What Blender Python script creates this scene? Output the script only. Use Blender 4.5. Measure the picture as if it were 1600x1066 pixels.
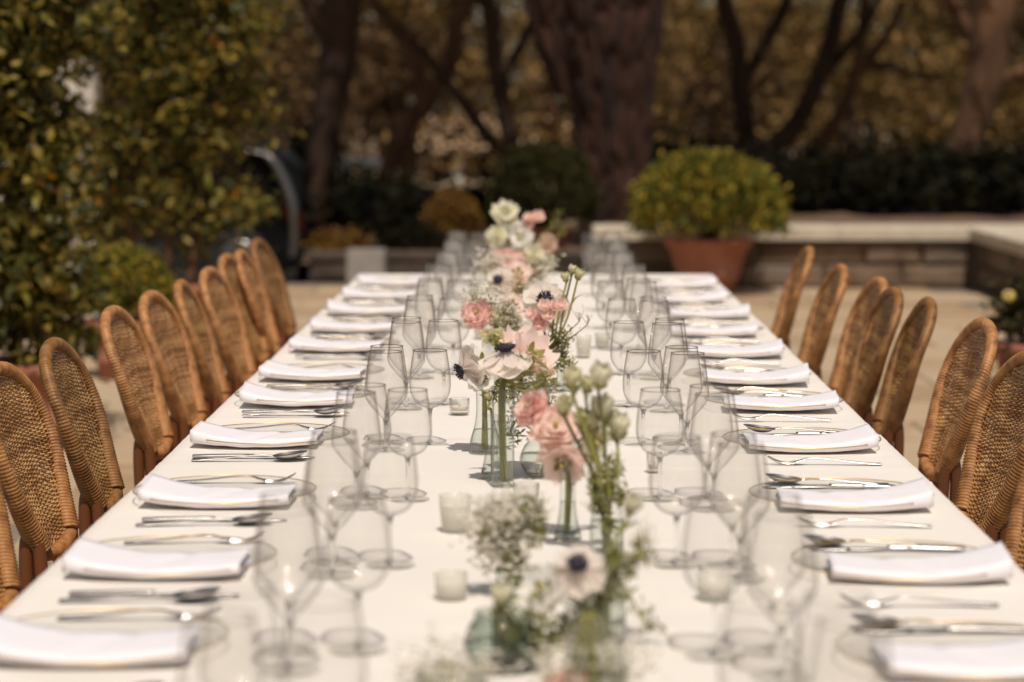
import bpy, math, random
import numpy as np
from mathutils import Vector, Matrix, Euler, noise as mnoise

for o in list(bpy.data.objects):
    bpy.data.objects.remove(o, do_unlink=True)
scene = bpy.context.scene
C = scene.collection
R = math.radians
random.seed(7)

# ------------------------------------------------------------------ camera
FPX = 85.0 / 36.0 * 1600.0
CAM_H = 1.37
cam_d = bpy.data.cameras.new('camera')
cam = bpy.data.objects.new('camera', cam_d)
C.objects.link(cam)
cam_d.lens = 85.0
cam_d.sensor_width = 36.0
cam_d.clip_start = 0.05
cam_d.clip_end = 1500.0
cam.location = (0, 0, CAM_H)
cam.rotation_euler = (R(90 - 5.53), 0, R(0.546))
cam_d.dof.use_dof = True
cam_d.dof.focus_distance = 4.5
cam_d.dof.aperture_fstop = 3.4
scene.camera = cam
CR = Euler((R(90 - 5.53), 0, R(0.546))).to_matrix()


def at(x, y, Y):
    """point of the place seen at pixel x, y of the 1600 wide photograph and standing Y metres out"""
    d = CR @ Vector(((x - 800.0) / FPX, (533.0 - y) / FPX, -1.0))
    t = Y / d.y
    return Vector((d.x * t, Y, CAM_H + d.z * t))


# ------------------------------------------------------------------ sky, sun, exposure
world = bpy.data.worlds.new('World')
scene.world = world
world.use_nodes = True
wn = world.node_tree
wn.nodes.clear()
w_out = wn.nodes.new('ShaderNodeOutputWorld')
w_bg = wn.nodes.new('ShaderNodeBackground')
w_sky = wn.nodes.new('ShaderNodeTexSky')
w_sky.sky_type = 'NISHITA'
w_sky.sun_disc = False
SUN_EL = 61.0
SUN_AZ = 170.0
w_sky.sun_elevation = R(SUN_EL)
w_sky.sun_rotation = R(SUN_AZ)
w_sky.dust_density = 2.5
w_bg.inputs['Strength'].default_value = 0.10
w_mul = wn.nodes.new('ShaderNodeMixRGB')          # hazy warm daylight: the whole sky a little warmer
w_mul.blend_type = 'MULTIPLY'
w_mul.inputs[0].default_value = 1.0
w_mul.inputs[2].default_value = (1.0, 0.83, 0.65, 1.0)
wn.links.new(w_sky.outputs[0], w_mul.inputs[1])
wn.links.new(w_mul.outputs[0], w_bg.inputs[0])
wn.links.new(w_bg.outputs[0], w_out.inputs[0])

sun_d = bpy.data.lights.new('sun', 'SUN')
sun = bpy.data.objects.new('sun', sun_d)
C.objects.link(sun)
sun_d.energy = 3.3
sun_d.angle = R(0.53)
sun_d.color = (1.0, 0.93, 0.85)
to_sun = Vector((math.sin(R(SUN_AZ)) * math.cos(R(SUN_EL)), math.cos(R(SUN_AZ)) * math.cos(R(SUN_EL)), math.sin(R(SUN_EL))))
sun.rotation_euler = (-to_sun).to_track_quat('-Z', 'Y').to_euler()
sun.location = (3, -4, 12)

scene.view_settings.view_transform = 'Standard'
scene.view_settings.look = 'None'
scene.view_settings.exposure = 0.0
scene.view_settings.gamma = 1.0
scene.view_settings.use_curve_mapping = False
scene.render.engine = 'CYCLES'
scene.cycles.transparent_max_bounces = 96
scene.cycles.max_bounces = 14
scene.cycles.transmission_bounces = 14
scene.cycles.glossy_bounces = 6
scene.cycles.caustics_reflective = False
scene.cycles.caustics_refractive = True


# ------------------------------------------------------------------ materials
MATS = {}


def newmat(name):
    m = bpy.data.materials.new(name)
    m.use_nodes = True
    nt = m.node_tree
    for n in list(nt.nodes):
        nt.nodes.remove(n)
    out = nt.nodes.new('ShaderNodeOutputMaterial')
    MATS[name] = m
    return m, nt, out


def rgb(c):
    return (c[0], c[1], c[2], 1.0)


def pm(name, c1, c2=None, scale=8.0, rough=0.6, bump=0.0, bscale=None, metal=0.0, island=0.0, c3=None,
       translucent=0.0, spec=0.5, stretch=(1, 1, 1), objrand=0.0, detail=6.0, sheen=0.0, bdist=0.002):
    """procedural material: noise between two or three colours, optional variation per piece, bump"""
    m, nt, out = newmat(name)
    N, L = nt.nodes.new, nt.links.new
    b = N('ShaderNodeBsdfPrincipled')
    b.inputs['Roughness'].default_value = rough
    b.inputs['Metallic'].default_value = metal
    b.inputs['Specular IOR Level'].default_value = spec
    if sheen:
        b.inputs['Sheen Weight'].default_value = sheen
    tc = N('ShaderNodeTexCoord')
    mp = N('ShaderNodeMapping')
    mp.inputs['Scale'].default_value = stretch
    L(tc.outputs['Object'], mp.inputs['Vector'])
    nz = N('ShaderNodeTexNoise')
    nz.inputs['Scale'].default_value = scale
    nz.inputs['Detail'].default_value = detail
    L(mp.outputs[0], nz.inputs['Vector'])
    rp = N('ShaderNodeValToRGB')
    rp.color_ramp.elements[0].position = 0.3
    rp.color_ramp.elements[1].position = 0.7
    rp.color_ramp.elements[0].color = rgb(c1)
    rp.color_ramp.elements[1].color = rgb(c2 if c2 else c1)
    if c3:
        e = rp.color_ramp.elements.new(0.9)
        e.color = rgb(c3)
        rp.color_ramp.elements[1].position = 0.55
    L(nz.outputs['Fac'], rp.inputs['Fac'])
    col = rp.outputs['Color']
    if island or objrand:
        if island:
            gi = N('ShaderNodeNewGeometry')
            src, amt = gi.outputs['Random Per Island'], island
        else:
            oi = N('ShaderNodeObjectInfo')
            src, amt = oi.outputs['Random'], objrand
        # shift the ramp as well as the value, so pieces differ in hue
        ad = N('ShaderNodeMath'); ad.operation = 'MULTIPLY_ADD'
        ad.inputs[1].default_value = amt
        ad.inputs[2].default_value = -amt * 0.5
        L(src, ad.inputs[0])
        sm = N('ShaderNodeMath'); sm.operation = 'ADD'
        L(ad.outputs[0], sm.inputs[0]); L(nz.outputs['Fac'], sm.inputs[1])
        for lk in list(rp.inputs['Fac'].links):
            nt.links.remove(lk)
        L(sm.outputs[0], rp.inputs['Fac'])
    L(col, b.inputs['Base Color'])
    if bump:
        n2 = N('ShaderNodeTexNoise')
        n2.inputs['Scale'].default_value = bscale or scale * 3
        n2.inputs['Detail'].default_value = 5
        L(mp.outputs[0], n2.inputs['Vector'])
        bm = N('ShaderNodeBump')
        bm.inputs['Strength'].default_value = bump
        bm.inputs['Distance'].default_value = bdist
        L(n2.outputs['Fac'], bm.inputs['Height'])
        L(bm.outputs[0], b.inputs['Normal'])
    if translucent:
        tr = N('ShaderNodeBsdfTranslucent')
        L(col, tr.inputs['Color'])
        mx = N('ShaderNodeMixShader')
        mx.inputs[0].default_value = translucent
        L(b.outputs[0], mx.inputs[1]); L(tr.outputs[0], mx.inputs[2])
        L(mx.outputs[0], out.inputs['Surface'])
    else:
        L(b.outputs[0], out.inputs['Surface'])
    return m


def thin_glass(name, tint=(0.975, 0.98, 0.975), edge=(0.50, 0.52, 0.50), r0=0.055, power=4.0, fpow=5.0, grough=0.02, haze=0.0):
    """a thin wall of glass: lets light straight through, mirrors by Schlick's law, darkens in colour at a slant, for absorption and in place of refraction"""
    m, nt, out = newmat(name)
    N, L = nt.nodes.new, nt.links.new
    lw = N('ShaderNodeLayerWeight'); lw.inputs['Blend'].default_value = 0.5
    p5 = N('ShaderNodeMath'); p5.operation = 'POWER'; p5.inputs[1].default_value = fpow
    L(lw.outputs['Facing'], p5.inputs[0])
    ma = N('ShaderNodeMath'); ma.operation = 'MULTIPLY_ADD'
    ma.inputs[1].default_value = 1 - r0; ma.inputs[2].default_value = r0
    L(p5.outputs[0], ma.inputs[0])
    pe = N('ShaderNodeMath'); pe.operation = 'POWER'; pe.inputs[1].default_value = power
    L(lw.outputs['Facing'], pe.inputs[0])
    mc = N('ShaderNodeMixRGB')
    mc.inputs[1].default_value = rgb(tint); mc.inputs[2].default_value = rgb(edge)  # darker edge colour stands in for dark surroundings refracted at slanted walls
    L(pe.outputs[0], mc.inputs[0])
    t = N('ShaderNodeBsdfTransparent'); L(mc.outputs[0], t.inputs[0])
    g = N('ShaderNodeBsdfGlossy'); g.inputs['Roughness'].default_value = grough
    mx = N('ShaderNodeMixShader')
    L(ma.outputs[0], mx.inputs[0]); L(t.outputs[0], mx.inputs[1]); L(g.outputs[0], mx.inputs[2])
    last = mx
    if haze:                                   # pale veil mixed in for bright reflections, with fine dust and smudges
        df = N('ShaderNodeBsdfDiffuse'); df.inputs[0].default_value = (0.9, 0.88, 0.85, 1)
        tl = N('ShaderNodeBsdfTranslucent'); tl.inputs[0].default_value = (0.9, 0.88, 0.85, 1)
        m2 = N('ShaderNodeMixShader'); L(df.outputs[0], m2.inputs[1]); L(tl.outputs[0], m2.inputs[2])
        nz = N('ShaderNodeTexNoise'); nz.inputs['Scale'].default_value = 45.0
        tc = N('ShaderNodeTexCoord'); L(tc.outputs['Object'], nz.inputs['Vector'])
        mh = N('ShaderNodeMath'); mh.operation = 'MULTIPLY'; mh.inputs[1].default_value = haze * 2
        L(nz.outputs['Fac'], mh.inputs[0])
        m3 = N('ShaderNodeMixShader'); L(mh.outputs[0], m3.inputs[0]); L(mx.outputs[0], m3.inputs[1]); L(m2.outputs[0], m3.inputs[2])
        last = m3
    L(last.outputs[0], out.inputs['Surface'])
    return m


def solid_glass(name, col=(0.97, 0.98, 0.975), rough=0.0, ior=1.45):
    m, nt, out = newmat(name)
    b = nt.nodes.new('ShaderNodeBsdfPrincipled')
    b.inputs['Base Color'].default_value = rgb(col)
    b.inputs['Transmission Weight'].default_value = 1.0
    b.inputs['Roughness'].default_value = rough
    b.inputs['IOR'].default_value = ior
    nt.links.new(b.outputs[0], out.inputs['Surface'])
    return m


# ------------------------------------------------------------------ mesh building
class MB:
    def __init__(s):
        s.v = []
        s.f = []

    def add(s, vs, fs):
        o = len(s.v)
        s.v.extend(vs)
        s.f.extend([tuple(i + o for i in f) for f in fs])
        return s

    def box(s, x0, x1, y0, y1, z0, z1):
        return s.add([(x0, y0, z0), (x1, y0, z0), (x1, y1, z0), (x0, y1, z0), (x0, y0, z1), (x1, y0, z1), (x1, y1, z1), (x0, y1, z1)],
                     [(3, 2, 1, 0), (4, 5, 6, 7), (0, 1, 5, 4), (1, 2, 6, 5), (2, 3, 7, 6), (3, 0, 4, 7)])

    def bevbox(s, x0, x1, y0, y1, z0, z1, b=0.01):
        """box with chamfered upper edges"""
        vs = []
        for (z, i) in ((z0, 0.0), (z1 - b, 0.0), (z1, b)):
            vs += [(x0 + i, y0 + i, z), (x1 - i, y0 + i, z), (x1 - i, y1 - i, z), (x0 + i, y1 - i, z)]
        fs = [(3, 2, 1, 0), (8, 9, 10, 11)]
        for k in (0, 4):
            for j in range(4):
                n = (j + 1) % 4
                fs.append((k + j, k + n, k + 4 + n, k + 4 + j))
        return s.add(vs, fs)

    def grid(s, fn, nu, nv, closed_u=False):
        vs = []
        for j in range(nv + 1):
            for i in range(nu + (0 if closed_u else 1)):
                vs.append(tuple(fn(i / nu, j / nv)))
        w = nu + (0 if closed_u else 1)
        fs = []
        for j in range(nv):
            for i in range(nu):
                i2 = (i + 1) % w if closed_u else i + 1
                fs.append((j * w + i, j * w + i2, (j + 1) * w + i2, (j + 1) * w + i))
        return s.add(vs, fs)

    def lathe(s, prof, n=28, cx=0, cy=0, cz=0, cap0=False, cap1=False):
        o = len(s.v)
        k = len(prof)
        for (r, z) in prof:
            for i in range(n):
                a = 2 * math.pi * i / n
                s.v.append((cx + r * math.cos(a), cy + r * math.sin(a), cz + z))
        for j in range(k - 1):
            for i in range(n):
                i2 = (i + 1) % n
                s.f.append((o + j * n + i, o + j * n + i2, o + (j + 1) * n + i2, o + (j + 1) * n + i))
        if cap0:
            s.f.append(tuple(o + i for i in reversed(range(n))))
        if cap1:
            s.f.append(tuple(o + (k - 1) * n + i for i in range(n)))
        return s

    def tube(s, pts, rad, n=8, cap=True, rfn=None):
        pts = [Vector(p) for p in pts]
        k = len(pts)
        if not isinstance(rad, (list, tuple)):
            rad = [rad] * k
        o = len(s.v)
        up = None
        for j in range(k):
            t = (pts[min(j + 1, k - 1)] - pts[max(j - 1, 0)])
            if t.length < 1e-9:
                t = Vector((0, 0, 1))
            t.normalize()
            if up is None:
                up = t.orthogonal().normalized()
            else:
                up = (up - t * up.dot(t))
                if up.length < 1e-6:
                    up = t.orthogonal()
                up.normalize()
            b = t.cross(up)
            for i in range(n):
                a = 2 * math.pi * i / n
                r = rad[j] * (rfn(j, a) if rfn else 1.0)
                p = pts[j] + up * (math.cos(a) * r) + b * (math.sin(a) * r)
                s.v.append((p.x, p.y, p.z))
        for j in range(k - 1):
            for i in range(n):
                i2 = (i + 1) % n
                s.f.append((o + j * n + i, o + j * n + i2, o + (j + 1) * n + i2, o + (j + 1) * n + i))
        if cap:
            s.f.append(tuple(o + i for i in reversed(range(n))))
            s.f.append(tuple(o + (k - 1) * n + i for i in range(n)))
        return s

    def mesh(s, name, m, smooth=True):
        me = bpy.data.meshes.new(name)
        me.from_pydata(s.v, [], s.f)
        if m is not None:
            me.materials.append(MATS[m] if isinstance(m, str) else m)
        if smooth:
            me.polygons.foreach_set('use_smooth', [True] * len(me.polygons))
        me.update()
        return me

    def build(s, name, m, parent=None, smooth=True, loc=None, kind=None, label=None):
        return obj(name, s.mesh(name, m, smooth), parent, loc, kind, label)


def obj(name, me, parent=None, loc=None, kind=None, label=None):
    o = bpy.data.objects.new(name, me)
    C.objects.link(o)
    if parent is not None:
        o.parent = parent
    if loc is not None:
        o.location = loc
    if kind:
        o['kind'] = kind
    if label:
        o['label'] = label
    return o


def tag(o, label, cat, group=None):
    o['label'] = label
    o['category'] = cat
    if group:
        o['group'] = group
    return o


def thing(name, label, cat, loc=(0, 0, 0), rz=0.0, group=None):
    o = bpy.data.objects.new(name, None)
    C.objects.link(o)
    o.empty_display_size = 0.05
    o.location = loc
    o.rotation_euler = (0, 0, rz)
    return tag(o, label, cat, group)


KIDS = {}


def dup(root, loc, rz, label, scale=None):
    r = root.copy()
    C.objects.link(r)
    r.location = loc
    r.rotation_euler = (0, 0, rz)
    if scale:
        r.scale = scale
    r['label'] = label
    for ch in list(root.children):
        c = ch.copy()
        C.objects.link(c)
        c.parent = r
        for g in list(ch.children):
            d = g.copy()
            C.objects.link(d)
            d.parent = c
    return r


def cat_rom(pts, n=6):
    pts = [Vector(p) for p in pts]
    out = []
    k = len(pts)
    for i in range(k - 1):
        p0, p1, p2, p3 = pts[max(i - 1, 0)], pts[i], pts[i + 1], pts[min(i + 2, k - 1)]
        for j in range(n):
            t = j / n
            out.append(0.5 * ((2 * p1) + (p2 - p0) * t + (2 * p0 - 5 * p1 + 4 * p2 - p3) * t * t + (3 * p1 - p0 - 3 * p2 + p3) * t ** 3))
    out.append(pts[-1])
    return out


def lerp_list(vals, n):
    out = []
    k = len(vals)
    for i in range(n):
        t = i / (n - 1) * (k - 1)
        a = min(int(t), k - 2)
        out.append(vals[a] + (vals[a + 1] - vals[a]) * (t - a))
    return out


def quads_mesh(name, m, centers, normals_rng, size, aspect, rng, bend=0.25, spread=None):
    """many leaf-sized faces: a leaf is two quads folded along the midrib"""
    n = len(centers)
    c = np.asarray(centers, dtype=float)
    d = rng.normal(size=(n, 3))
    d /= np.linalg.norm(d, axis=1)[:, None]
    if normals_rng is not None:
        d = d * 0.8 + normals_rng
        d /= np.linalg.norm(d, axis=1)[:, None]
    e = rng.normal(size=(n, 3))
    e -= d * (e * d).sum(1)[:, None]
    e /= np.linalg.norm(e, axis=1)[:, None]
    nn = np.cross(d, e)
    L = (size * rng.uniform(0.65, 1.3, n))[:, None]
    W = L * aspect
    tip = c + d * L * 0.5
    base = c - d * L * 0.5
    r_ = c + e * W * 0.5 + nn * W * bend + d * L * 0.05
    l_ = c - e * W * 0.5 + nn * W * bend + d * L * 0.05
    v = np.stack([base, r_, tip, l_], axis=1).reshape(-1, 3)
    idx = np.arange(n) * 4
    f = np.stack([idx, idx + 1, idx + 2, idx, idx + 2, idx + 3], axis=1).reshape(-1, 3)
    me = bpy.data.meshes.new(name)
    me.vertices.add(len(v))
    me.vertices.foreach_set('co', v.ravel())
    me.loops.add(len(f) * 3)
    me.loops.foreach_set('vertex_index', f.ravel().astype(np.int32))
    me.polygons.add(len(f))
    me.polygons.foreach_set('loop_start', (np.arange(len(f)) * 3).astype(np.int32))
    me.polygons.foreach_set('loop_total', np.full(len(f), 3, dtype=np.int32))
    me.materials.append(MATS[m])
    me.update(calc_edges=True)
    me.validate()
    return me


def clump_points(rng, center, rad, nclump, per, cr, shell=0.55):
    """leaf positions in clumps spread through an ellipsoid, denser near its skin"""
    pts = []
    center = np.array(center, dtype=float)
    rad = np.array(rad, dtype=float)
    for _ in range(nclump):
        d = rng.normal(size=3)
        d /= np.linalg.norm(d)
        r = shell + (1 - shell) * rng.random() ** 0.6
        cc = center + d * rad * r
        s = cr * rng.uniform(0.6, 1.4)
        pts.append(cc + rng.normal(size=(per, 3)) * s * np.array([1, 1, 0.8]))
    return np.concatenate(pts)

# ------------------------------------------------------------------ material library
pm('tile', (0.34, 0.235, 0.135), (0.45, 0.33, 0.205), scale=4.5, rough=0.85, bump=0.5, bscale=60, objrand=0.6, c3=(0.40, 0.32, 0.225))
pm('joint', (0.1800, 0.1440, 0.1020), (0.2400, 0.1980, 0.1440), scale=20, rough=0.95, bump=0.4)
pm('earth', (0.10, 0.06, 0.035), (0.18, 0.11, 0.06), scale=2.0, rough=0.95, bump=0.6, bscale=14, bdist=0.03)
pm('dry_ground', (0.12, 0.085, 0.045), (0.24, 0.17, 0.09), scale=0.35, rough=0.95, bump=0.5, bscale=6, bdist=0.05)
pm('coping', (0.42, 0.36, 0.27), (0.56, 0.49, 0.38), scale=5, rough=0.85, bump=0.4, objrand=0.3, bscale=40)
pm('wall_stone', (0.1080, 0.0704, 0.0448), (0.1760, 0.1216, 0.0800), scale=5, rough=0.9, bump=0.8, bscale=18, objrand=0.5, c3=(0.1600, 0.1320, 0.1080), bdist=0.01)
pm('kerb_stone_shaded', (0.0420, 0.0294, 0.0210), (0.0840, 0.0595, 0.0434), scale=6, rough=0.95, bump=0.6, objrand=0.4, bscale=25)  # stone colour darkened to stand in for tree shade on the kerb
pm('mortar', (0.13, 0.10, 0.075), (0.18, 0.14, 0.10), scale=20, rough=0.95, bump=0.4)
pm('bark_pine', (0.0065, 0.0019, 0.0006), (0.0323, 0.0078, 0.0022), scale=7, rough=0.9, bump=0.9, bscale=26, stretch=(1, 1, 0.3), bdist=0.02, c3=(0.0511, 0.0157, 0.0052))
pm('bark_dark', (0.0198, 0.0097, 0.0052), (0.0605, 0.0306, 0.0162), scale=6, rough=0.95, bump=0.8, bscale=20, stretch=(1, 1, 0.25), bdist=0.02)
pm('bark_pale', (0.0681, 0.0328, 0.0157), (0.1678, 0.0845, 0.0396), scale=6, rough=0.95, bump=0.8, bscale=20, stretch=(1, 1, 0.25), bdist=0.02)
FOL = dict(rough=0.65, island=0.9, translucent=0.25, spec=0.15)
pm('leaf_pine', (0.022, 0.030, 0.010), (0.065, 0.075, 0.022), scale=1.5, **FOL)
pm('leaf_far', (0.0625, 0.0412, 0.0127), (0.1707, 0.1077, 0.0331), scale=0.6, c3=(0.2845, 0.1683, 0.0575), **FOL)
pm('leaf_far_brown', (0.0313, 0.0165, 0.0078), (0.0888, 0.0477, 0.0194), scale=0.6, c3=(0.1567, 0.0919, 0.0348), **FOL)
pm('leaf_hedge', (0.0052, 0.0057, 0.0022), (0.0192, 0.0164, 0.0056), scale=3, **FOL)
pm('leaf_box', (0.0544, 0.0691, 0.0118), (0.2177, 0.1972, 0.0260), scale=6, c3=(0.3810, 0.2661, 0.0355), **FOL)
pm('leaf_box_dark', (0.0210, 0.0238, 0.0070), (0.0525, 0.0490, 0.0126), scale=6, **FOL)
pm('leaf_brown', (0.1045, 0.0576, 0.0125), (0.2508, 0.1307, 0.0262), scale=6, **FOL)
pm('leaf_shrub', (0.0348, 0.0397, 0.0076), (0.1471, 0.1226, 0.0228), scale=5, c3=(0.3406, 0.2379, 0.0417), rough=0.5, island=0.8, translucent=0.28, spec=0.25)
pm('leaf_shrub_piece', (0.0638, 0.0701, 0.0136), (0.1957, 0.1733, 0.0306), scale=5, c3=(0.4085, 0.3054, 0.0596), rough=0.42, objrand=0.8, translucent=0.28, spec=0.3)
pm('leaf_orange', (0.45, 0.17, 0.02), (0.60, 0.27, 0.03), scale=9, rough=0.5, translucent=0.25, objrand=0.4)
pm('terracotta', (0.2550, 0.0892, 0.0493), (0.3570, 0.1403, 0.0850), scale=5, rough=0.8, bump=0.25, bscale=40, c3=(0.3910, 0.2040, 0.1445))
pm('soil', (0.05, 0.03, 0.02), (0.09, 0.06, 0.04), scale=30, rough=1.0, bump=0.8)
pm('plaster', (0.55, 0.50, 0.43), (0.66, 0.60, 0.52), scale=3, rough=0.9, bump=0.2)
pm('cream_wall', (0.62, 0.47, 0.29), (0.70, 0.54, 0.35), scale=1, rough=0.9)
pm('roof_tan', (0.36, 0.24, 0.135), (0.44, 0.30, 0.18), scale=2, rough=0.9)
pm('white_paint', (0.72, 0.68, 0.60), (0.78, 0.74, 0.66), scale=2, rough=0.7)
pm('dark_void', (0.02, 0.018, 0.016), (0.03, 0.025, 0.02), scale=3, rough=0.8)
pm('concrete', (0.2160, 0.2052, 0.1872), (0.2736, 0.2592, 0.2376), scale=8, rough=0.85, bump=0.2)
pm('car_paint', (0.004, 0.004, 0.004), (0.006, 0.006, 0.006), scale=2, rough=0.5, spec=0.08)
pm('car_glass', (0.003, 0.003, 0.003), (0.005, 0.005, 0.005), scale=2, rough=0.3, spec=0.1)
pm('car_trim', (0.2300, 0.2250, 0.2200), (0.2750, 0.2700, 0.2600), scale=3, rough=0.28, metal=0.9)
pm('tyre', (0.012, 0.012, 0.012), (0.02, 0.02, 0.02), scale=20, rough=0.9, bump=0.3)
pm('tail_red', (0.0224, 0.0011, 0.0011), (0.0280, 0.0017, 0.0014), scale=10, rough=0.15)

# ------------------------------------------------------------------ the ground
def terrain_z(x, y):
    z = -0.42
    if y > 26:
        z = -0.42 - 0.85 * min(1.0, (y - 26) / 50.0)
    return z + 0.05 * mnoise.noise(Vector((x * 0.25, y * 0.25, 3.1)))


mb = MB()
ys = [-30, 0, 10, 17, 18.6] + [18.7 + i * 0.8 for i in range(40)] + [52 + i * 4 for i in range(30)] + [190, 260, 400, 700, 1200]
xs = [-600, -200, -80, -40] + [-30 + i * 1.5 for i in range(41)] + [40, 80, 200, 600]
vs = [(x, y, terrain_z(x, y)) for y in ys for x in xs]
W = len(xs)
mb.add(vs, [(j * W + i, j * W + i + 1, (j + 1) * W + i + 1, (j + 1) * W + i) for j in range(len(ys) - 1) for i in range(W - 1)])
terrain = mb.build('ground', 'dry_ground', kind='structure')

# terrace of stone slabs
TZ = -0.010
mb = MB()
mb.box(-9.0, 3.4, -3.0, 18.92, -0.55, TZ)
terrace = mb.build('terrace', 'joint', smooth=False, kind='structure')
TS = 0.66
tile_meshes = []
rt = random.Random(3)
for k in range(5):
    mb = MB()
    g = 0.006
    j = [rt.uniform(-0.004, 0.004) for _ in range(4)]
    h = 0.0
    mb.bevbox(-TS / 2 + g + j[0], TS / 2 - g + j[1], -TS / 2 + g + j[2], TS / 2 - g + j[3], -0.02, h, 0.006)
    tile_meshes.append(mb.mesh('slab', 'tile', False))
ntile = 0
for r in range(-1, 25):
    yy = 2.3 + r * TS
    for c in range(-7, 6):
        xx = c * TS + (TS / 2 if r % 2 else 0.0)
        if yy < 8.6 and abs(xx) < 0.62:
            continue
        if xx > 3.0 or yy > 18.6:
            continue
        # leave out what the picture never shows
        if abs(xx) * FPX / max(yy, 0.5) > 900 or yy < 2.9:
            continue
        ntile += 1
        o = obj('slab', tile_meshes[rt.randrange(5)], terrace, (xx, yy, rt.uniform(-0.0015, 0.0015)))
        o.rotation_euler = (rt.uniform(-0.002, 0.002), rt.uniform(-0.002, 0.002), rt.choice((0, math.pi)))

# raised bed behind the stone wall, low bed on the other side
mb = MB()
mb.grid(lambda u, v: (0.62 + 15 * u, 18.75 + 9.5 * v, 0.36 + 0.05 * mnoise.noise(Vector((u * 30, v * 18, 0))) - (0.9 if v > 0.98 else 0)), 40, 24)
bed = mb.build('planting_bed', 'earth', kind='structure')
mb = MB()
mb.grid(lambda u, v: (-2.0 + 2.7 * u, 19.22 + 6 * v, 0.12 + 0.04 * mnoise.noise(Vector((u * 9, v * 15, 5))) - (0.7 if v > 0.97 or u < 0.01 else 0)), 24, 24)
mb.build('flower_bed', 'earth', kind='structure')

# ------------------------------------------------------------------ stone wall round the terrace
rw = random.Random(11)


def stone_run(root, x0, x1, z0, z1, yface, depth, courses, along='x', face=-1, mat='wall_stone'):
    hz = (z1 - z0) / courses
    for c in range(courses):
        p = x0
        while p < x1 - 0.05:
            w = rw.uniform(0.42, 0.85)
            if x1 - (p + w) < 0.2:
                w = x1 - p
            m = MB()
            g = 0.009
            pr = rw.uniform(0.01, 0.035)
            a0, a1, b0, b1 = p + g, p + w - g, z0 + c * hz + g, z0 + (c + 1) * hz - g
            ch = 0.02
            # rough-faced block: back ring, front ring inset, bulging centre
            jit = lambda: rw.uniform(-0.007, 0.007)
            ring0 = [(a0, b0), (a1, b0), (a1, b1), (a0, b1)]
            ring1 = [(a0 + ch + jit(), b0 + ch + jit()), (a1 - ch + jit(), b0 + ch + jit()), (a1 - ch + jit(), b1 - ch + jit()), (a0 + ch + jit(), b1 - ch + jit())]
            cen = ((a0 + a1) / 2 + jit() * 4, (b0 + b1) / 2)
            vs = []
            for (q, d) in [(r_, 0.03) for r_ in ring0] + [(r_, -0.004) for r_ in ring0] + [(r_, -pr + jit()) for r_ in ring1] + [(cen, -pr - 0.008)]:
                if along == 'x':
                    vs.append((q[0], yface + d * (-face), q[1]))
                else:
                    vs.append((yface + d * (-face), q[0], q[1]))
            fs = []
            for k in (0, 4):
                for j in range(4):
                    n = (j + 1) % 4
                    fs.append((k + j, k + n, k + 4 + n, k + 4 + j))
            for j in range(4):
                fs.append((8 + j, 8 + (j + 1) % 4, 12))
            m.add(vs, fs)
            m.build('stone', mat, root, smooth=False)
            p += w


def coping_run(root, x0, x1, y0, y1, z0, z1, step, along='x', mat='coping'):
    p = x0
    while p < x1 - 0.02:
        w = min(step * rw.uniform(0.9, 1.1), x1 - p)
        if x1 - p - w < 0.3:
            w = x1 - p
        m = MB()
        dz = rw.uniform(-0.003, 0.003)
        if along == 'x':
            m.bevbox(p + 0.003, p + w - 0.003, y0, y1, z0, z1 + dz, 0.012)
        else:
            m.bevbox(y0, y1, p + 0.003, p + w - 0.003, z0, z1 + dz, 0.012)
        m.build('coping_slab', mat, root, smooth=False)
        p += w


wall = thing('stone_wall', 'low stone terrace wall with pale coping turning a corner on the right', 'wall', (0.55, 18.35, 0))
WO = Vector((0.55, 18.35, 0))


def shift_children(root):
    for ch in root.children:
        ch.location = -Vector(root.location)


mb = MB()
mb.box(0.5, 3.78, 18.40, 18.78, -0.3, 0.365)
mb.box(3.40, 3.78, 11.0, 18.40, -0.3, 0.364)
mb.build('core', 'mortar', wall, smooth=False)
stone_run(wall, 0.5, 3.30, 0.0, 0.36, 18.38, 0.3, 2, 'x', -1)
stone_run(wall, 11.0, 18.28, 0.0, 0.36, 3.38, 0.3, 2, 'y', -1)
coping_run(wall, 0.44, 3.84, 18.29, 18.82, 0.368, 0.465, 0.95, 'x')
coping_run(wall, 11.0, 18.286, 3.29, 3.84, 0.368, 0.465, 0.95, 'y')
shift_children(wall)

kerb = thing('garden_kerb_wall', 'low stone kerb wall coloured dark for shade at the far left end of the terrace', 'wall', (-1.75, 19.0, 0))
mb = MB()
mb.box(-1.78, 0.40, 19.02, 19.2, -0.4, 0.17)
mb.build('core', 'mortar', kerb, smooth=False)
stone_run(kerb, -1.78, 0.40, 0.0, 0.17, 19.0, 0.2, 1, 'x', -1, 'kerb_stone_shaded')
coping_run(kerb, -1.82, 0.42, 18.96, 19.24, 0.172, 0.235, 0.8, 'x', 'kerb_stone_shaded')
shift_children(kerb)

# ------------------------------------------------------------------ trees
def trunk_mesh(paths, mat, n=14, rough=0.12):
    mb = MB()
    for pts, rad in paths:
        P_ = cat_rom(pts, 8)
        rr = lerp_list(rad, len(P_))
        ph = random.random() * 50
        mb.tube(P_, rr, n, True, lambda j, a: 1 + rough * mnoise.noise(Vector((math.cos(a) * 1.6, math.sin(a) * 1.6 + ph, j * 0.35))))
    return mb.mesh('trunk', mat)


def px_path(pts, Y, grow=None):
    """trunk path from sightings x, y at distance Y, carried on beyond the top of the frame"""
    out = [at(x, y, Y) for x, y in pts]
    return out


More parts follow.
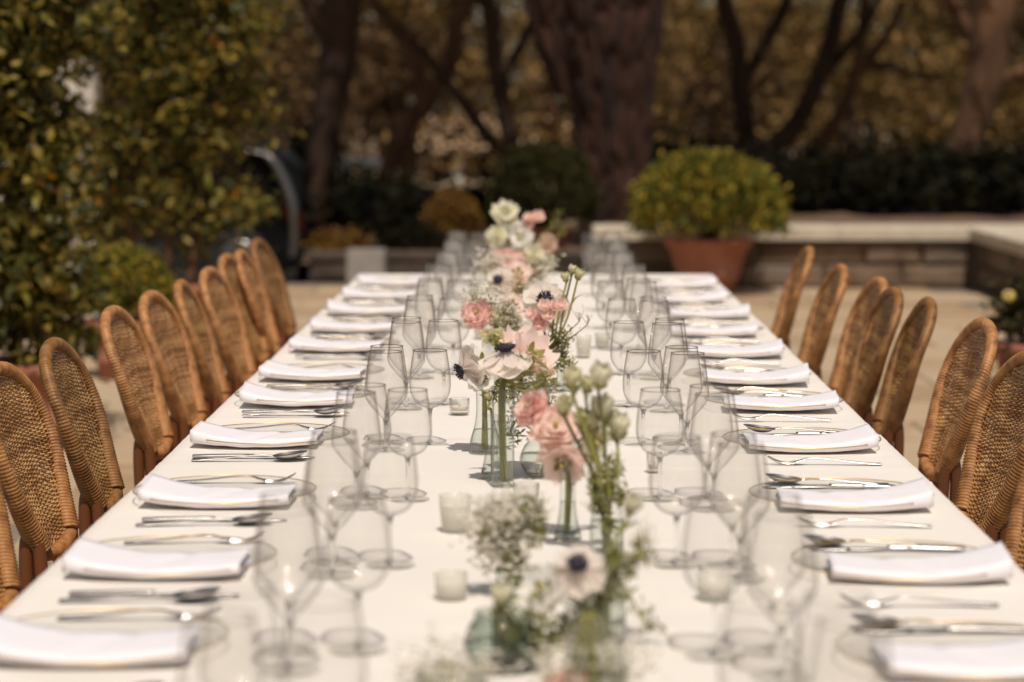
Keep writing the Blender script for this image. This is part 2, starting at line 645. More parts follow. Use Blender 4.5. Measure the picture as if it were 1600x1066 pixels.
def tree(name, label, Y, limbs, bark, leafmat, crown_c, crown_r, nclump, per, cr, leaf, seed, group=None, aspect=0.35):
    rng = np.random.default_rng(seed)
    first = at(*limbs[0][0][0], Y)
    base = Vector((first.x, Y, first.z))
    t = thing(name, label, 'tree', base, 0, group)
    paths = []
    for pts, wid, top in limbs:
        q = [at(x, y, Y) for x, y in pts]
        rad = [w * Y / FPX / 2 for w in wid]
        if top is not None:
            q.append(Vector((top[0], top[1], top[2])))
            rad.append(rad[-1] * 0.55)
        paths.append(([p - base for p in q], rad))
    obj('trunk', trunk_mesh(paths, bark), t)
    if nclump:
        cpts = clump_points(rng, Vector(crown_c) - base, crown_r, nclump, per, cr, 0.35)
        obj('crown', quads_mesh('crown', leafmat, cpts, None, leaf, aspect, rng), t)
    return t


# the big pine with plated bark
PY = 21.6
base = at(962, 356, PY)
pine = thing('pine_tree', 'massive old pine with broad red-brown plated trunk at the centre', 'tree', base)


def bark_tube(path, rad, nseg, nring, amp, freq, seed):
    """trunk skin with thick bark plates divided by deep furrows"""
    P_ = cat_rom(path, nring // (len(path) - 1))
    rr = lerp_list(rad, len(P_))
    vs, fs = [], []
    L = 0
    for j, p in enumerate(P_):
        if j:
            L += (p - P_[j - 1]).length
        for i in range(nseg):
            a = 2 * math.pi * i / nseg
            q = Vector((math.cos(a) * rr[j] * freq, math.sin(a) * rr[j] * freq, L * freq * 0.17 + seed))
            q += Vector((mnoise.noise(q * 1.3), mnoise.noise(q * 1.3 + Vector((9, 0, 0))), 0)) * 0.35
            d, _ = mnoise.voronoi(q, distance_metric='DISTANCE')
            f = min(1.0, (d[1] - d[0]) * 2.6)
            r = rr[j] * (1 + 0.06 * mnoise.noise(Vector((math.cos(a) * 2, math.sin(a) * 2, L * 0.8 + seed)))) + amp * (f ** 0.5 - 0.6) + amp * 0.5 * mnoise.noise(q * 2.5)
            vs.append((p.x + math.cos(a) * r, p.y + math.sin(a) * r, p.z))
    for j in range(len(P_) - 1):
        for i in range(nseg):
            i2 = (i + 1) % nseg
            fs.append((j * nseg + i, j * nseg + i2, (j + 1) * nseg + i2, (j + 1) * nseg + i))
    return vs, fs


main = [at(962, 372, PY) - base, at(962, 340, PY) - base, at(958, 200, PY) - base, at(955, 60, PY) - base, at(958, -60, PY) - base, at(962, -200, PY) - base]
mrad = [0.33, 0.30, 0.33, 0.41, 0.46, 0.40]
mb = MB()
mb.add(*bark_tube(main, mrad, 190, 190, 0.060, 9.5, 1.0))
mb.add(*bark_tube([at(900, 150, PY + .1) - base, at(872, 60, PY + .1) - base, at(858, -40, PY + .1) - base, at(830, -220, PY + .3) - base], [0.16, 0.21, 0.24, 0.2], 120, 90, 0.05, 9, 6.0))
mb.tube([at(960, -180, PY) - base, Vector((0.6, 1.5, 5.0)), Vector((2.2, 2.5, 7.0))], [0.4, 0.26, 0.12], 12)
mb.tube([at(830, -200, PY + .3) - base, Vector((-2.0, 2.0, 5.2)), Vector((-3.6, 3.0, 6.8))], [0.2, 0.16, 0.08], 12)
mb.build('trunk', 'bark_pine', pine)
rng = np.random.default_rng(5)
cp = clump_points(rng, Vector((0.0, 3.6, 7.4)), (5.2, 5.2, 1.9), 190, 46, 0.5, 0.2)
obj('crown', quads_mesh('crown', 'leaf_pine', cp, None, 0.34, 0.35, rng), pine)

GP = 'pines standing behind the terrace'
# each limb: sightings, widths in photograph pixels, carried on to a point overhead
tree('leaning_pine', 'dark leaning pine trunk between the leafy shrub and pale twin trunks', 24.5,
     [([(487, 372), (497, 300), (508, 200), (528, 90), (545, -30)], [50, 46, 50, 58, 62], (-1.1, 24.8, 4.6)),
      ([(528, 80), (470, -20)], [34, 30], (-3.6, 25.5, 5.0))],
     'bark_dark', 'leaf_pine', (-3.2, 25.4, 6.8), (5.0, 4.6, 1.9), 170, 46, 0.5, 0.34, 21, GP)
tree('twin_trunk_tree', 'pale twin trunks leaning right, rising behind the low dark kerb', 27.0,
     [([(583, 345), (604, 270), (628, 205), (664, 160), (705, 95), (740, -10)], [26, 26, 32, 30, 26, 26], (1.0, 27.5, 4.5)),
      ([(640, 345), (634, 300), (640, 240), (628, 190)], [24, 24, 26, 20], None),
      ([(664, 160), (640, 80), (590, 10), (560, -40)], [22, 20, 20, 18], (-2.4, 27, 4.2))],
     'bark_pale', 'leaf_pine', (-1.2, 27.6, 6.4), (4.6, 4.6, 1.7), 120, 44, 0.5, 0.34, 22, GP)
tree('crooked_pine', 'thin crooked dark trunk just left of the massive pine', 26.0,
     [([(812, 350), (806, 270), (792, 190), (772, 90), (752, -20)], [26, 26, 28, 28, 26], (-1.6, 26.4, 4.4)),
      ([(800, 250), (756, 205), (716, 150), (672, 95), (640, 60)], [20, 20, 18, 14, 8], None),
      ([(780, 130), (820, 60), (846, -10)], [18, 16, 14], None)],
     'bark_dark', 'leaf_pine', (-0.4, 27.5, 6.6), (4.4, 4.0, 1.6), 90, 44, 0.5, 0.34, 23, GP)
tree('forked_tree', 'slim forked tree directly behind the bright potted bush', 27.5,
     [([(1178, 300), (1170, 240), (1160, 160), (1150, 70), (1126, -20)], [34, 32, 32, 28, 26], (1.8, 28, 4.4)),
      ([(1160, 130), (1190, 80), (1216, 30), (1240, -30)], [20, 20, 18, 16], (3.6, 28.5, 4.6))],
     'bark_dark', 'leaf_pine', (2.6, 28.5, 6.6), (4.4, 4.6, 1.7), 120, 44, 0.5, 0.34, 24, GP)
tree('bent_pine', 'long bent trunk sweeping up to the right beside the forked tree', 27.0,
     [([(1180, 310), (1196, 246), (1244, 192), (1276, 130), (1300, 60), (1330, -30)], [34, 34, 30, 28, 26, 28], (4.6, 27.4, 4.2)),
      ([(1270, 140), (1310, 92), (1352, 40), (1380, -20)], [18, 16, 14, 12], None)],
     'bark_dark', 'leaf_pine', (4.4, 28.2, 6.4), (4.4, 4.4, 1.7), 110, 44, 0.5, 0.34, 25, GP)
tree('slender_pine', 'slender pale trunk leaning right above the dark bushes', 28.0,
     [([(1236, 290), (1268, 240), (1312, 180), (1336, 120), (1348, 40), (1360, -30)], [16, 20, 22, 20, 18, 18], (4.4, 28.4, 4.4)),
      ([(1336, 112), (1380, 100), (1424, 118), (1476, 124)], [14, 13, 11, 7], None),
      ([(1346, 104), (1384, 60), (1412, 0)], [16, 14, 12], None)],
     'bark_pale', 'leaf_pine', (5.4, 29.5, 6.2), (4.4, 4.4, 1.7), 80, 44, 0.5, 0.34, 26, GP)
tree('stout_pine', 'stout leaning pine trunk near the right edge, behind the wall corner', 24.0,
     [([(1476, 346), (1488, 290), (1514, 210), (1540, 110), (1566, -20)], [56, 50, 50, 62, 70], (5.6, 24.4, 4.4)),
      ([(1530, 150), (1580, 120), (1640, 100)], [24, 20, 18], None),
      ([(1545, 90), (1500, 20), (1470, -40)], [30, 28, 24], (3.2, 25, 4.8))],
     'bark_pale', 'leaf_pine', (5.4, 25.0, 6.6), (5.0, 4.6, 1.9), 180, 46, 0.5, 0.34, 27, GP)

# dark foliage hanging into view, right of the picture
# trees farther off: each with a trunk and its own clumped crown
rf = random.Random(4)
GF = 'trees of the wood beyond the garden'
far = []
NM = ['leftmost', 'second', 'third', 'fourth', 'fifth', 'sixth', 'seventh', 'eighth', 'ninth', 'tenth', 'rightmost']
for row, (Yf, n, hh, span) in enumerate([(52, 7, 3.0, 12.0), (74, 8, 5.2, 17.0), (106, 10, 9.0, 25.0)]):
    for i in range(n):
        x = -span + 2 * span * (i + 0.5) / n + rf.uniform(-0.8, 0.8)
        Yt = Yf + rf.uniform(-5, 5)
        gz = terrain_z(x, Yt)
        if row < 2 and -0.050 * Yt < x < -0.006 * Yt:
            continue
        h = hh * rf.uniform(0.85, 1.25)
        nm = NM[i] if i < n - 1 else 'rightmost'
        rowname = ['nearest', 'middle', 'farthest'][row]
        t = thing('woodland_tree', 'blurred olive tree, %s in the %s row of the wood' % (nm, rowname), 'tree', (x, Yt, gz), 0, GF)
        mb = MB()
        for q in range(3):
            a = rf.uniform(0, 6.28)
            mb.tube(cat_rom([(0, 0, -0.1), (math.cos(a) * 0.2, math.sin(a) * 0.2, h * 0.35), (math.cos(a) * h * 0.25, math.sin(a) * h * 0.2, h * 0.85)], 5), lerp_list([0.17, 0.13, 0.04], 11), 7)
        mb.build('trunk', 'bark_pale' if rf.random() < 0.5 else 'bark_dark', t)
        rng = np.random.default_rng(100 + row * 20 + i)
        wr = 2 * span / n * 0.62
        cp = clump_points(rng, (0, 0, h * 0.72), (wr, wr, h * 0.52), (36, 42, 64)[row], 60, 0.42 + 0.12 * row, 0.3)
        lf = 'leaf_far' if rf.random() < (0.45, 0.7, 0.9)[row] else 'leaf_far_brown'
        obj('crown', quads_mesh('crown', lf, cp, None, 0.24 + 0.09 * row, 0.55, rng), t)

# evergreen bushes in the shade
def bush(name, label, c, rad, mat, ncl, per, cr, leaf, seed, group=None, cat='bush'):
    rng = np.random.default_rng(seed)
    t = thing(name, label, cat, (c[0], c[1], c[2]), 0, group)
    mb = MB()
    for q in range(5):
        a = q * 1.26 + 0.3
        mb.tube(cat_rom([(0, 0, -0.05), (math.cos(a) * rad[0] * 0.3, math.sin(a) * rad[1] * 0.3, rad[2] * 0.8), (math.cos(a) * rad[0] * 0.6, math.sin(a) * rad[1] * 0.6, rad[2] * 1.4)], 4), lerp_list([0.03, 0.02, 0.008], 9), 6)
    mb.build('branches', 'bark_dark', t)
    cp = clump_points(rng, (0, 0, rad[2]), rad, ncl, per, cr, 0.45)
    obj('foliage', quads_mesh('foliage', mat, cp, None, leaf, 0.5, rng), t)
    return t


GB = 'dark evergreen bushes behind the wall'
for i, (x, y, Y, rx, rz_, lab) in enumerate([
        (1000, 300, 24.6, 0.7, 0.27, 'dark evergreen bush between the massive pine and bright potted bush'),
        (1100, 290, 25.0, 0.9, 0.30, 'dark evergreen bush hidden behind the bright potted bush'),
        (1235, 298, 23.4, 0.75, 0.22, 'dark evergreen bush just right of the bright potted bush'),
        (1330, 282, 23.8, 0.85, 0.30, 'dark evergreen bush under the slender leaning trunk'),
        (1420, 290, 23.0, 0.75, 0.26, 'dark evergreen bush left of the stout leaning trunk'),
        (1530, 296, 23.6, 0.8, 0.30, 'dark evergreen bush right of the stout leaning trunk'),
        (1620, 285, 23.2, 0.7, 0.31, 'dark evergreen bush cut off by the right edge')]):
    p = at(x, y, Y)
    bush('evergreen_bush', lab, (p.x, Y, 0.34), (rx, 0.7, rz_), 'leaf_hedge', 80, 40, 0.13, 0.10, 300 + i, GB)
for i, (x, Y, gz, rx, rz_, lab) in enumerate([
        (452, 27.5, -0.44, 0.8, 0.75, 'dark evergreen bush right behind the black car'),
        (520, 28.6, -0.45, 0.75, 0.48, 'dark evergreen bush in front of the white stone table'),
        (590, 24.0, 0.10, 0.5, 0.26, 'dark low bush at the foot of pale twin trunks'),
        (690, 29.0, -0.45, 0.8, 0.38, 'dark evergreen bush in front of the cream pavilion'),
        (790, 28.5, -0.45, 0.8, 0.45, 'dark evergreen bush behind the two clipped domes')]):
    p = at(x, 300, Y)
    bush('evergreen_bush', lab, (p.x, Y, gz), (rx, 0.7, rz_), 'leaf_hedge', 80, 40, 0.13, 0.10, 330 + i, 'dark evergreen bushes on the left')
p = at(640, 395, 19.9)
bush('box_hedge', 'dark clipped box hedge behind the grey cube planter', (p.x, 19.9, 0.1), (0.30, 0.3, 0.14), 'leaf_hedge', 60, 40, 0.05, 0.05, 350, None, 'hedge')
for i, (x, y, lab) in enumerate([(506, 362, 'rusty orange bedding plant beside the black car'), (532, 372, 'rusty orange bedding plant at the middle of the kerb bed'), (556, 356, 'rusty orange bedding plant nearest the grey cube planter')]):
    p = at(x, y, 20.0 + 0.25 * i)
    bush('bedding_plant', lab, (p.x, 20.0 + 0.25 * i, 0.10), (0.13, 0.13, 0.12), 'leaf_brown', 26, 26, 0.03, 0.05, 360 + i, 'bedding plants along the kerb', 'plant')


# clipped domes
def pot_mesh(rt_, rb, h, rim=0.05, square=False):
    mb = MB()
    pr = [(rb * 0.9, 0.0), (rb, 0.004), (rb + (rt_ - rb) * 0.28, h * 0.28), (rb + (rt_ - rb) * 0.30 + 0.012, h * 0.30), (rb + (rt_ - rb) * 0.34 + 0.012, h * 0.34), (rb + (rt_ - rb) * 0.36, h * 0.36),
          (rb + (rt_ - rb) * 0.84, h * 0.84), (rt_ + 0.012, h * 0.86), (rt_ + 0.018, h * 0.98), (rt_ + 0.01, h), (rt_ - 0.03, h), (rt_ - 0.045, h * 0.9)]
    mb.lathe(pr, 40, cap0=True)
    return mb


def dome(name, label, loc, r, rz_, pot, mat, nleaf, leaf, seed, cat='potted bush', hot=None):
    """clipped ball of small leaves; pot = (top radius, bottom radius, height) or None"""
    rng = np.random.default_rng(seed)
    t = thing(name, label, cat, loc)
    z0 = 0.0
    if pot:
        pt = pot_mesh(*pot).build('pot', 'terracotta', t)
        z0 = pot[2]
        mb = MB(); mb.lathe([(0.001, z0 * 0.9), (pot[0] - 0.035, z0 * 0.9)], 24)
        mb.build('soil', 'soil', pt)
    mb = MB()
    for q in range(7):
        a = q * 0.9
        mb.tube(cat_rom([(0, 0, z0 * 0.85), (math.cos(a) * r * 0.3, math.sin(a) * r * 0.3, z0 + rz_ * 0.5), (math.cos(a) * r * 0.75, math.sin(a) * r * 0.75, z0 + rz_ * (0.6 + 0.1 * q))], 4), lerp_list([0.02, 0.014, 0.006], 9), 6)
    mb.build('branches', 'bark_dark', t)
    d = rng.normal(size=(nleaf, 3)); d /= np.linalg.norm(d, axis=1)[:, None]
    low = d[:, 2] < -0.45
    d[low, 2] *= -1
    lump = np.array([1 + 0.13 * mnoise.noise(Vector(q) * 2.6) + 0.11 * mnoise.noise(Vector(q) * 8 + Vector((5, 5, 5))) for q in d])
    rr = (0.80 + 0.22 * rng.random(nleaf) + 0.10 * (rng.random(nleaf) > 0.97)) * lump
    c = d * rr[:, None] * np.array([r, r, rz_]) + np.array([0, 0, z0 + rz_ * 0.55])
    obj('foliage', quads_mesh('foliage', mat, c, d * 0.55, leaf, 0.55, rng), t)
    return t


p = at(1106, 458, 17.75)
dome('potted_bush', 'rounded yellow-green bush in a large terracotta pot before the wall', (p.x, 17.75, 0), 0.565, 0.40, (0.31, 0.185, 0.415), 'leaf_box', 9000, 0.052, 41)
p = at(848, 400, 19.9)
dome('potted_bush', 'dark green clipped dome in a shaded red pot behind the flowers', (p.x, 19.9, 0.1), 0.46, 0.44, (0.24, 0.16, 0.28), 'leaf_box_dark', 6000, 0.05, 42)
p = at(708, 380, 20.6)
dome('clipped_bush', 'small golden-brown clipped bush left of the dark dome', (p.x, 20.6, 0.12), 0.27, 0.34, None, 'leaf_brown', 3500, 0.045, 43, 'bush')

# grey cube planter
p = at(573, 444, 18.6)
t = thing('cube_planter', 'plain light grey concrete cube planter beyond the left napkins', 'planter', (p.x, 18.6, 0))
mb = MB(); s_ = 0.142
for (z, i) in ((0, 0.006), (0.008, 0), (0.272, 0), (0.28, 0.004), (0.28, 0.022), (0.24, 0.024)):
    mb.v += [(-s_ + i, -s_ + i, z), (s_ - i, -s_ + i, z), (s_ - i, s_ - i, z), (-s_ + i, s_ - i, z)]
for k in range(5):
    for j in range(4):
        mb.f.append((k * 4 + j, k * 4 + (j + 1) % 4, k * 4 + 4 + (j + 1) % 4, k * 4 + 4 + j))
mb.f.append((3, 2, 1, 0))
mb.build('shell', 'concrete', t, smooth=False)
mb = MB(); mb.box(-s_ + .025, s_ - .025, -s_ + .025, s_ - .025, 0.2, 0.25)
mb.build('soil', 'soil', t, smooth=False)

# pale stone table far off among the trunks
t = thing('stone_table', 'pale thick-topped stone table among the trunks, left background', 'table', (at(562, 250, 30).x, 30, -0.47))
for k, (xa, xb) in enumerate(((528, 553), (556, 597))):
    xa_, xb_ = at(xa, 250, 30).x - t.location.x, at(xb, 250, 30).x - t.location.x
    mb = MB(); mb.bevbox(xa_, xb_, -0.3, 0.3, 1.07, 1.20, 0.01); mb.build('top_slab', 'white_paint', t, smooth=False)
    mb = MB(); mb.box((xa_ + xb_) / 2 - 0.06, (xa_ + xb_) / 2 + 0.06, -0.15, 0.15, 0, 1.07); mb.build('leg', 'dark_void', t, smooth=False)

# pavilion far behind the trunks
t = thing('pavilion', 'cream pavilion with tan sloping roof far behind the thin trunks', 'building', (at(735, 280, 60).x, 60, -1.0))
mb = MB(); mb.box(-1.3, 2.4, 1.2, 4.0, 0, 1.6); mb.build('wall', 'cream_wall', t, smooth=False)
for xa, xb in ((-0.95, -0.35), (0.15, 0.85), (1.3, 1.9)):
    mb = MB(); mb.box(xa, xb, 1.10, 1.19, 0.2, 1.15); mb.build('doorway_shade', 'dark_void', t, smooth=False)  # dark panels on the wall paint the shade of the interior
mb = MB(); mb.add([(-1.7, -0.6, 1.32), (2.8, -0.6, 1.32), (2.5, 2.6, 2.15), (-1.4, 2.6, 2.15), (-1.7, -0.6, 1.24), (2.8, -0.6, 1.24), (2.5, 2.6, 2.05), (-1.4, 2.6, 2.05)],
                  [(0, 1, 2, 3), (7, 6, 5, 4), (0, 4, 5, 1), (1, 5, 6, 2), (2, 6, 7, 3), (3, 7, 4, 0)])
mb.build('roof', 'roof_tan', t, smooth=False)
for x in (-1.45, -0.3, 1.05, 2.4):
    mb = MB(); mb.box(x - 0.10, x + 0.10, -0.35, -0.15, 0, 1.24); mb.build('column', 'white_paint', t, smooth=False)
mb = MB(); mb.box(-1.7, 2.8, -0.9, -0.65, -0.2, 0.55); mb.build('parapet', 'cream_wall', t, smooth=False)

# ------------------------------------------------------------------ black car whose rear shows past the shrub
cp0 = at(488, 437, 24.0)
car = thing('parked_car', 'black parked car with grey curved rear pillar half hidden behind the shrub', 'car', (cp0.x, 23.2, -0.42))
# side profile, rear at x = 0, front towards -x; z above the ground
prof = [(-0.02, 0.34), (0.0, 0.50), (-0.005, 0.72), (-0.06, 0.95), (-0.13, 1.16), (-0.24, 1.32), (-0.42, 1.40), (-0.9, 1.45), (-1.7, 1.46), (-2.3, 1.38), (-2.9, 1.02), (-3.6, 0.92), (-3.95, 0.75), (-4.0, 0.40), (-3.9, 0.22), (-0.15, 0.22)]
mb = MB()
secs = []
for (yy, sc, dz) in ((-0.02, 0.985, 0.0), (0.06, 1.0, 0.0), (1.54, 1.0, 0.0), (1.62, 0.985, 0.0)):
    secs.append([(-2.0 + (x + 2.0) * sc, yy, 0.8 + (z - 0.8) * sc) for x, z in prof])
n = len(prof)
for s_ in secs:
    mb.v += s_
for k in range(3):
    for j in range(n):
        mb.f.append((k * n + j, k * n + (j + 1) % n, (k + 1) * n + (j + 1) % n, (k + 1) * n + j))
mb.f.append(tuple(range(n))); mb.f.append(tuple(reversed(range(3 * n, 4 * n))))
mb.build('body', 'car_paint', car)
mb = MB()
wp = [(-0.30, 0.86), (-0.33, 1.10), (-0.50, 1.30), (-1.0, 1.37), (-1.05, 0.86)]
mb.add([(x, -0.028, z) for x, z in wp] + [(x, -0.010, z) for x, z in wp], [(0, 1, 2, 3, 4)] + [(i, (i + 1) % 5, 5 + (i + 1) % 5, 5 + i) for i in range(5)])
mb.build('rear_side_window', 'car_glass', car, smooth=False)
mb = MB()
wp = [(-1.12, 0.86), (-1.12, 1.37), (-1.9, 1.37), (-2.5, 0.90)]
mb.add([(x, -0.028, z) for x, z in wp] + [(x, -0.010, z) for x, z in wp], [(0, 1, 2, 3)] + [(i, (i + 1) % 4, 4 + (i + 1) % 4, 4 + i) for i in range(4)])
mb.build('front_side_window', 'car_glass', car, smooth=False)
arc = cat_rom([(-0.66, -0.04, 1.385), (-0.40, -0.04, 1.355), (-0.27, -0.05, 1.26), (-0.17, -0.05, 1.06), (-0.10, -0.05, 0.82), (-0.085, -0.05, 0.55), (-0.10, -0.05, 0.36)], 8)
mb = MB()
for j, q in enumerate(arc):
    w = 0.052 if j > 12 else 0.04
    mb.v += [(q.x - w, q.y - 0.01, q.z - w * 0.25), (q.x - w * 0.2, q.y - 0.032, q.z), (q.x + w, q.y - 0.01, q.z + w * 0.25), (q.x, q.y + 0.05, q.z)]
for j in range(len(arc) - 1):
    for k in range(4):
        mb.f.append((j * 4 + k, j * 4 + (k + 1) % 4, j * 4 + 4 + (k + 1) % 4, j * 4 + 4 + k))
mb.build('rear_pillar_trim', 'car_trim', car, label='curved grey rear pillar')
for (x0, x1, z0, z1) in ((-0.065, 0.008, 0.60, 0.78), (-0.20, -0.14, 0.72, 0.86)):
    mb = MB(); mb.box(x0, x1, -0.075, 0.1, z0, z1); mb.build('tail_lamp', 'tail_red', car, smooth=False)
mb = MB(); mb.box(-0.3, 0.05, -0.05, 1.63, 0.24, 0.42); mb.build('bumper', 'car_paint', car, smooth=False)
for x in (-0.62, -3.25):
    for yy in (-0.03, 1.45):
        wh = MB(); o0 = len(wh.v)
        pr = [(0.12, 0.0), (0.20, -0.01), (0.22, -0.03), (0.29, -0.03), (0.31, 0.0), (0.31, 0.16), (0.2, 0.18)]
        wh.lathe(pr, 28, cap0=True, cap1=True)
        wh.v = [(a + x, b + yy, c + 0.31) for a, c, b in [(v[0], v[1], v[2]) for v in wh.v]]
        w = wh.build('wheel', 'tyre', car)
        rm = MB(); rm.lathe([(0.01, -0.035), (0.05, -0.04), (0.17, -0.018), (0.205, -0.034), (0.205, 0.0)], 24)
        rm.v = [(a + x, b + yy, c + 0.31) for a, c, b in rm.v]
        rm.build('rim', 'car_trim', w)

# ------------------------------------------------------------------ leafy shrubs on the left
def leaf_piece(L=0.08, W=0.036):
    mb = MB()
    rows = [(0.0, 0.05), (0.25, 0.8), (0.5, 1.0), (0.78, 0.62), (1.0, 0.03)]
    for (t, w) in rows:
        y = t * L
        z = -0.012 * (t - 0.4) ** 2 * L / 0.08 * 3
        mb.v += [(-w * W / 2, y, z + 0.18 * w * W), (0, y, z), (w * W / 2, y, z + 0.18 * w * W)]
    for j in range(4):
        for k in range(2):
            mb.f.append((j * 3 + k, j * 3 + k + 1, j * 3 + 4 + k, j * 3 + 3 + k))
    return mb


LEAF = {k: leaf_piece().mesh('leaf', m) for k, m in (('g', 'leaf_shrub_piece'), ('o', 'leaf_orange'))}


def orient(d, roll, s, loc):
    d = Vector(d).normalized()
    q = d.to_track_quat('Y', 'Z')
    return Matrix.Translation(loc) @ q.to_matrix().to_4x4() @ Matrix.Rotation(roll, 4, 'Y') @ Matrix.Diagonal((s, s, s, 1))


def tall_shrub(label, loc, blobs, stems, nfill, leaf, npiece, ppx, seed, pot=None, orange=0.03):
    """blobs: ellipsoids (centre, radii) that make up the crown, relative to loc"""
    rng = np.random.default_rng(seed)
    rr = random.Random(seed)
    t = thing('leafy_shrub', label, 'shrub', loc)
    mb = MB()
    for s_ in stems:
        P_ = cat_rom(s_, 6)
        mb.tube(P_, lerp_list([0.035, 0.026, 0.01], len(P_)), 7)
    for (c, r) in blobs:
        for q in range(7):
            d = Vector((rr.gauss(0, 1), rr.gauss(0, 1), rr.gauss(0, 1))).normalized()
            c_ = Vector(c)
            e = c_ + Vector((d.x * r[0], d.y * r[1], d.z * r[2])) * 0.9
            mb.tube(cat_rom([c_ - Vector((0, 0, r[2] * 0.5)), c_ + (e - c_) * 0.5, e], 3), lerp_list([0.012, 0.008, 0.003], 7), 5)
    mb.build('branches', 'bark_pale', t)
    pts = []
    for (c, r) in blobs:
        vol = r[0] * r[1] * r[2]
        n = max(6, int(nfill * vol / sum(b[1][0] * b[1][1] * b[1][2] for b in blobs) / 30))
        pts.append(clump_points(rng, c, r, n, 30, 0.085, 0.25))
    pts = np.concatenate(pts)
    obj('foliage', quads_mesh('foliage', 'leaf_shrub', pts, None, leaf, 0.45, rng), t)
    # the leaves that show singly: sprays on the side turned to the camera
    made = 0
    while made < npiece:
        x, y = rr.uniform(ppx[0], ppx[1]), rr.uniform(ppx[2], ppx[3])
        c, r = rr.choice(blobs)
        d = Vector((rr.gauss(0.1, 0.7), -abs(rr.gauss(0.5, 0.5)), rr.gauss(0.1, 0.7))).normalized()
        ctr = Vector(c) + Vector((d.x * r[0], d.y * r[1], d.z * r[2])) * rr.uniform(0.88, 1.08)
        # keep inside the part of the shrub in view
        w = ctr + Vector(loc)
        xp = 836 + w.x * FPX / w.y
        yp = 167 + (CAM_H - w.z) * FPX / w.y
        if not (ppx[0] < xp < ppx[1] and ppx[2] < yp < ppx[3]):
            if rr.random() < 0.999:
                made += 0.02
                continue
        ax = Vector((rr.gauss(0, 0.6), -0.5 + rr.gauss(0, 0.5), rr.gauss(0.1, 0.7))).normalized()
        for q in range(rr.randint(3, 6)):
            base_ = ctr + ax * (q * leaf * 0.32)
            side = ax.orthogonal().normalized()
            side.rotate(Matrix.Rotation(q * 2.4 + rr.random(), 3, ax).to_quaternion())
            o = obj('leaf', LEAF['o' if rr.random() < orange else 'g'], t)
            o.matrix_basis = orient(side + ax * 0.7 + Vector((0, 0, -0.1)), rr.uniform(-0.6, 0.6), leaf / 0.08 * rr.uniform(0.75, 1.35), base_)
            made += 1
    if pot:
        pt = pot_mesh(*pot).build('pot', 'terracotta', t)
    return t


def rel(x, y, Y, loc):
    return at(x, y, Y) - Vector(loc)


loc = Vector((at(20, 500, 9.6).x, 9.6, 0))
R_ = lambda x, y, Y: tuple(rel(x, y, Y, loc))
tall_shrub('tall shrub with large glossy yellow-green leaves at the left edge', loc,
           [(R_(30, 30, 9.6), (0.26, 0.25, 0.22)), (R_(120, 20, 9.7), (0.15, 0.2, 0.13)), (R_(-40, 120, 9.6), (0.22, 0.3, 0.3)), (R_(60, 170, 9.7), (0.13, 0.2, 0.20)),
            (R_(20, 270, 9.6), (0.22, 0.25, 0.22)), (R_(85, 300, 9.6), (0.10, 0.16, 0.12)), (R_(10, 390, 9.5), (0.22, 0.25, 0.2)), (R_(75, 430, 9.6), (0.17, 0.2, 0.18)), (R_(20, 500, 9.6), (0.2, 0.2, 0.13)), (R_(95, 500, 9.6), (0.12, 0.15, 0.10))],
           [[(0, 0, 0), (0.02, 0, 0.7), R_(20, 120, 9.6)], [(0.08, 0, 0), (0.12, 0, 0.5), R_(60, 300, 9.7)], [(-0.1, 0, 0), (-0.12, 0, 0.6), R_(-30, 100, 9.6)]],
           7000, 0.074, 300, (0, 170, 0, 560), 61, (0.26, 0.18, 0.36), 0.035)
loc = Vector((at(260, 430, 13.4).x, 13.4, 0))
R_ = lambda x, y, Y: tuple(rel(x, y, Y, loc))
tall_shrub('broad leafy shrub with yellowing leaves in front of the black car', loc,
           [(R_(200, 40, 13.4), (0.32, 0.4, 0.36)), (R_(305, 60, 13.4), (0.32, 0.4, 0.34)), (R_(250, 170, 13.4), (0.36, 0.4, 0.36)), (R_(330, 220, 13.5), (0.27, 0.4, 0.30)),
            (R_(190, 260, 13.5), (0.30, 0.4, 0.30)), (R_(300, 320, 13.4), (0.34, 0.4, 0.20)), (R_(365, 110, 13.5), (0.13, 0.3, 0.24)), (R_(365, 330, 13.4), (0.16, 0.25, 0.10)), (R_(150, 340, 13.5), (0.25, 0.3, 0.2)), (R_(380, 30, 13.5), (0.09, 0.2, 0.2)),
            (R_(250, -90, 13.4), (0.5, 0.5, 0.4))],
           [[(0, 0, 0.3), (0.02, 0, 0.7), R_(270, 120, 13.4)], [(0.1, 0, 0.3), (0.2, 0, 0.7), R_(350, 200, 13.5)], [(-0.1, 0, 0.3), (-0.2, 0, 0.7), R_(190, 200, 13.4)]],
           11000, 0.068, 280, (140, 440, 0, 400), 62, (0.33, 0.22, 0.40), 0.06)
# small potted bush in front of them
p = at(200, 585, 12.2)
t = dome('potted_bush', 'small fluffy green bush in a terracotta pot behind the left chairs', (p.x, 12.2, 0), 0.24, 0.235, (0.20, 0.14, 0.30), 'leaf_box', 3600, 0.04, 44)
# plastered garden wall glimpsed between the leaves
p = at(150, 400, 15.8)
mb = MB()
mb.box(-3.2, 0.0, 0.0, 0.25, 0.0, 1.75)
t = thing('garden_wall', 'pale plastered garden wall glimpsed behind the left shrubs', 'wall', (p.x, 15.8, 0))
mb.build('wall_face', 'plaster', t, smooth=False)
mb = MB(); mb.bevbox(-3.25, 0.05, -0.04, 0.29, 1.752, 1.82, 0.01); mb.build('wall_cap', 'coping', t, smooth=False)

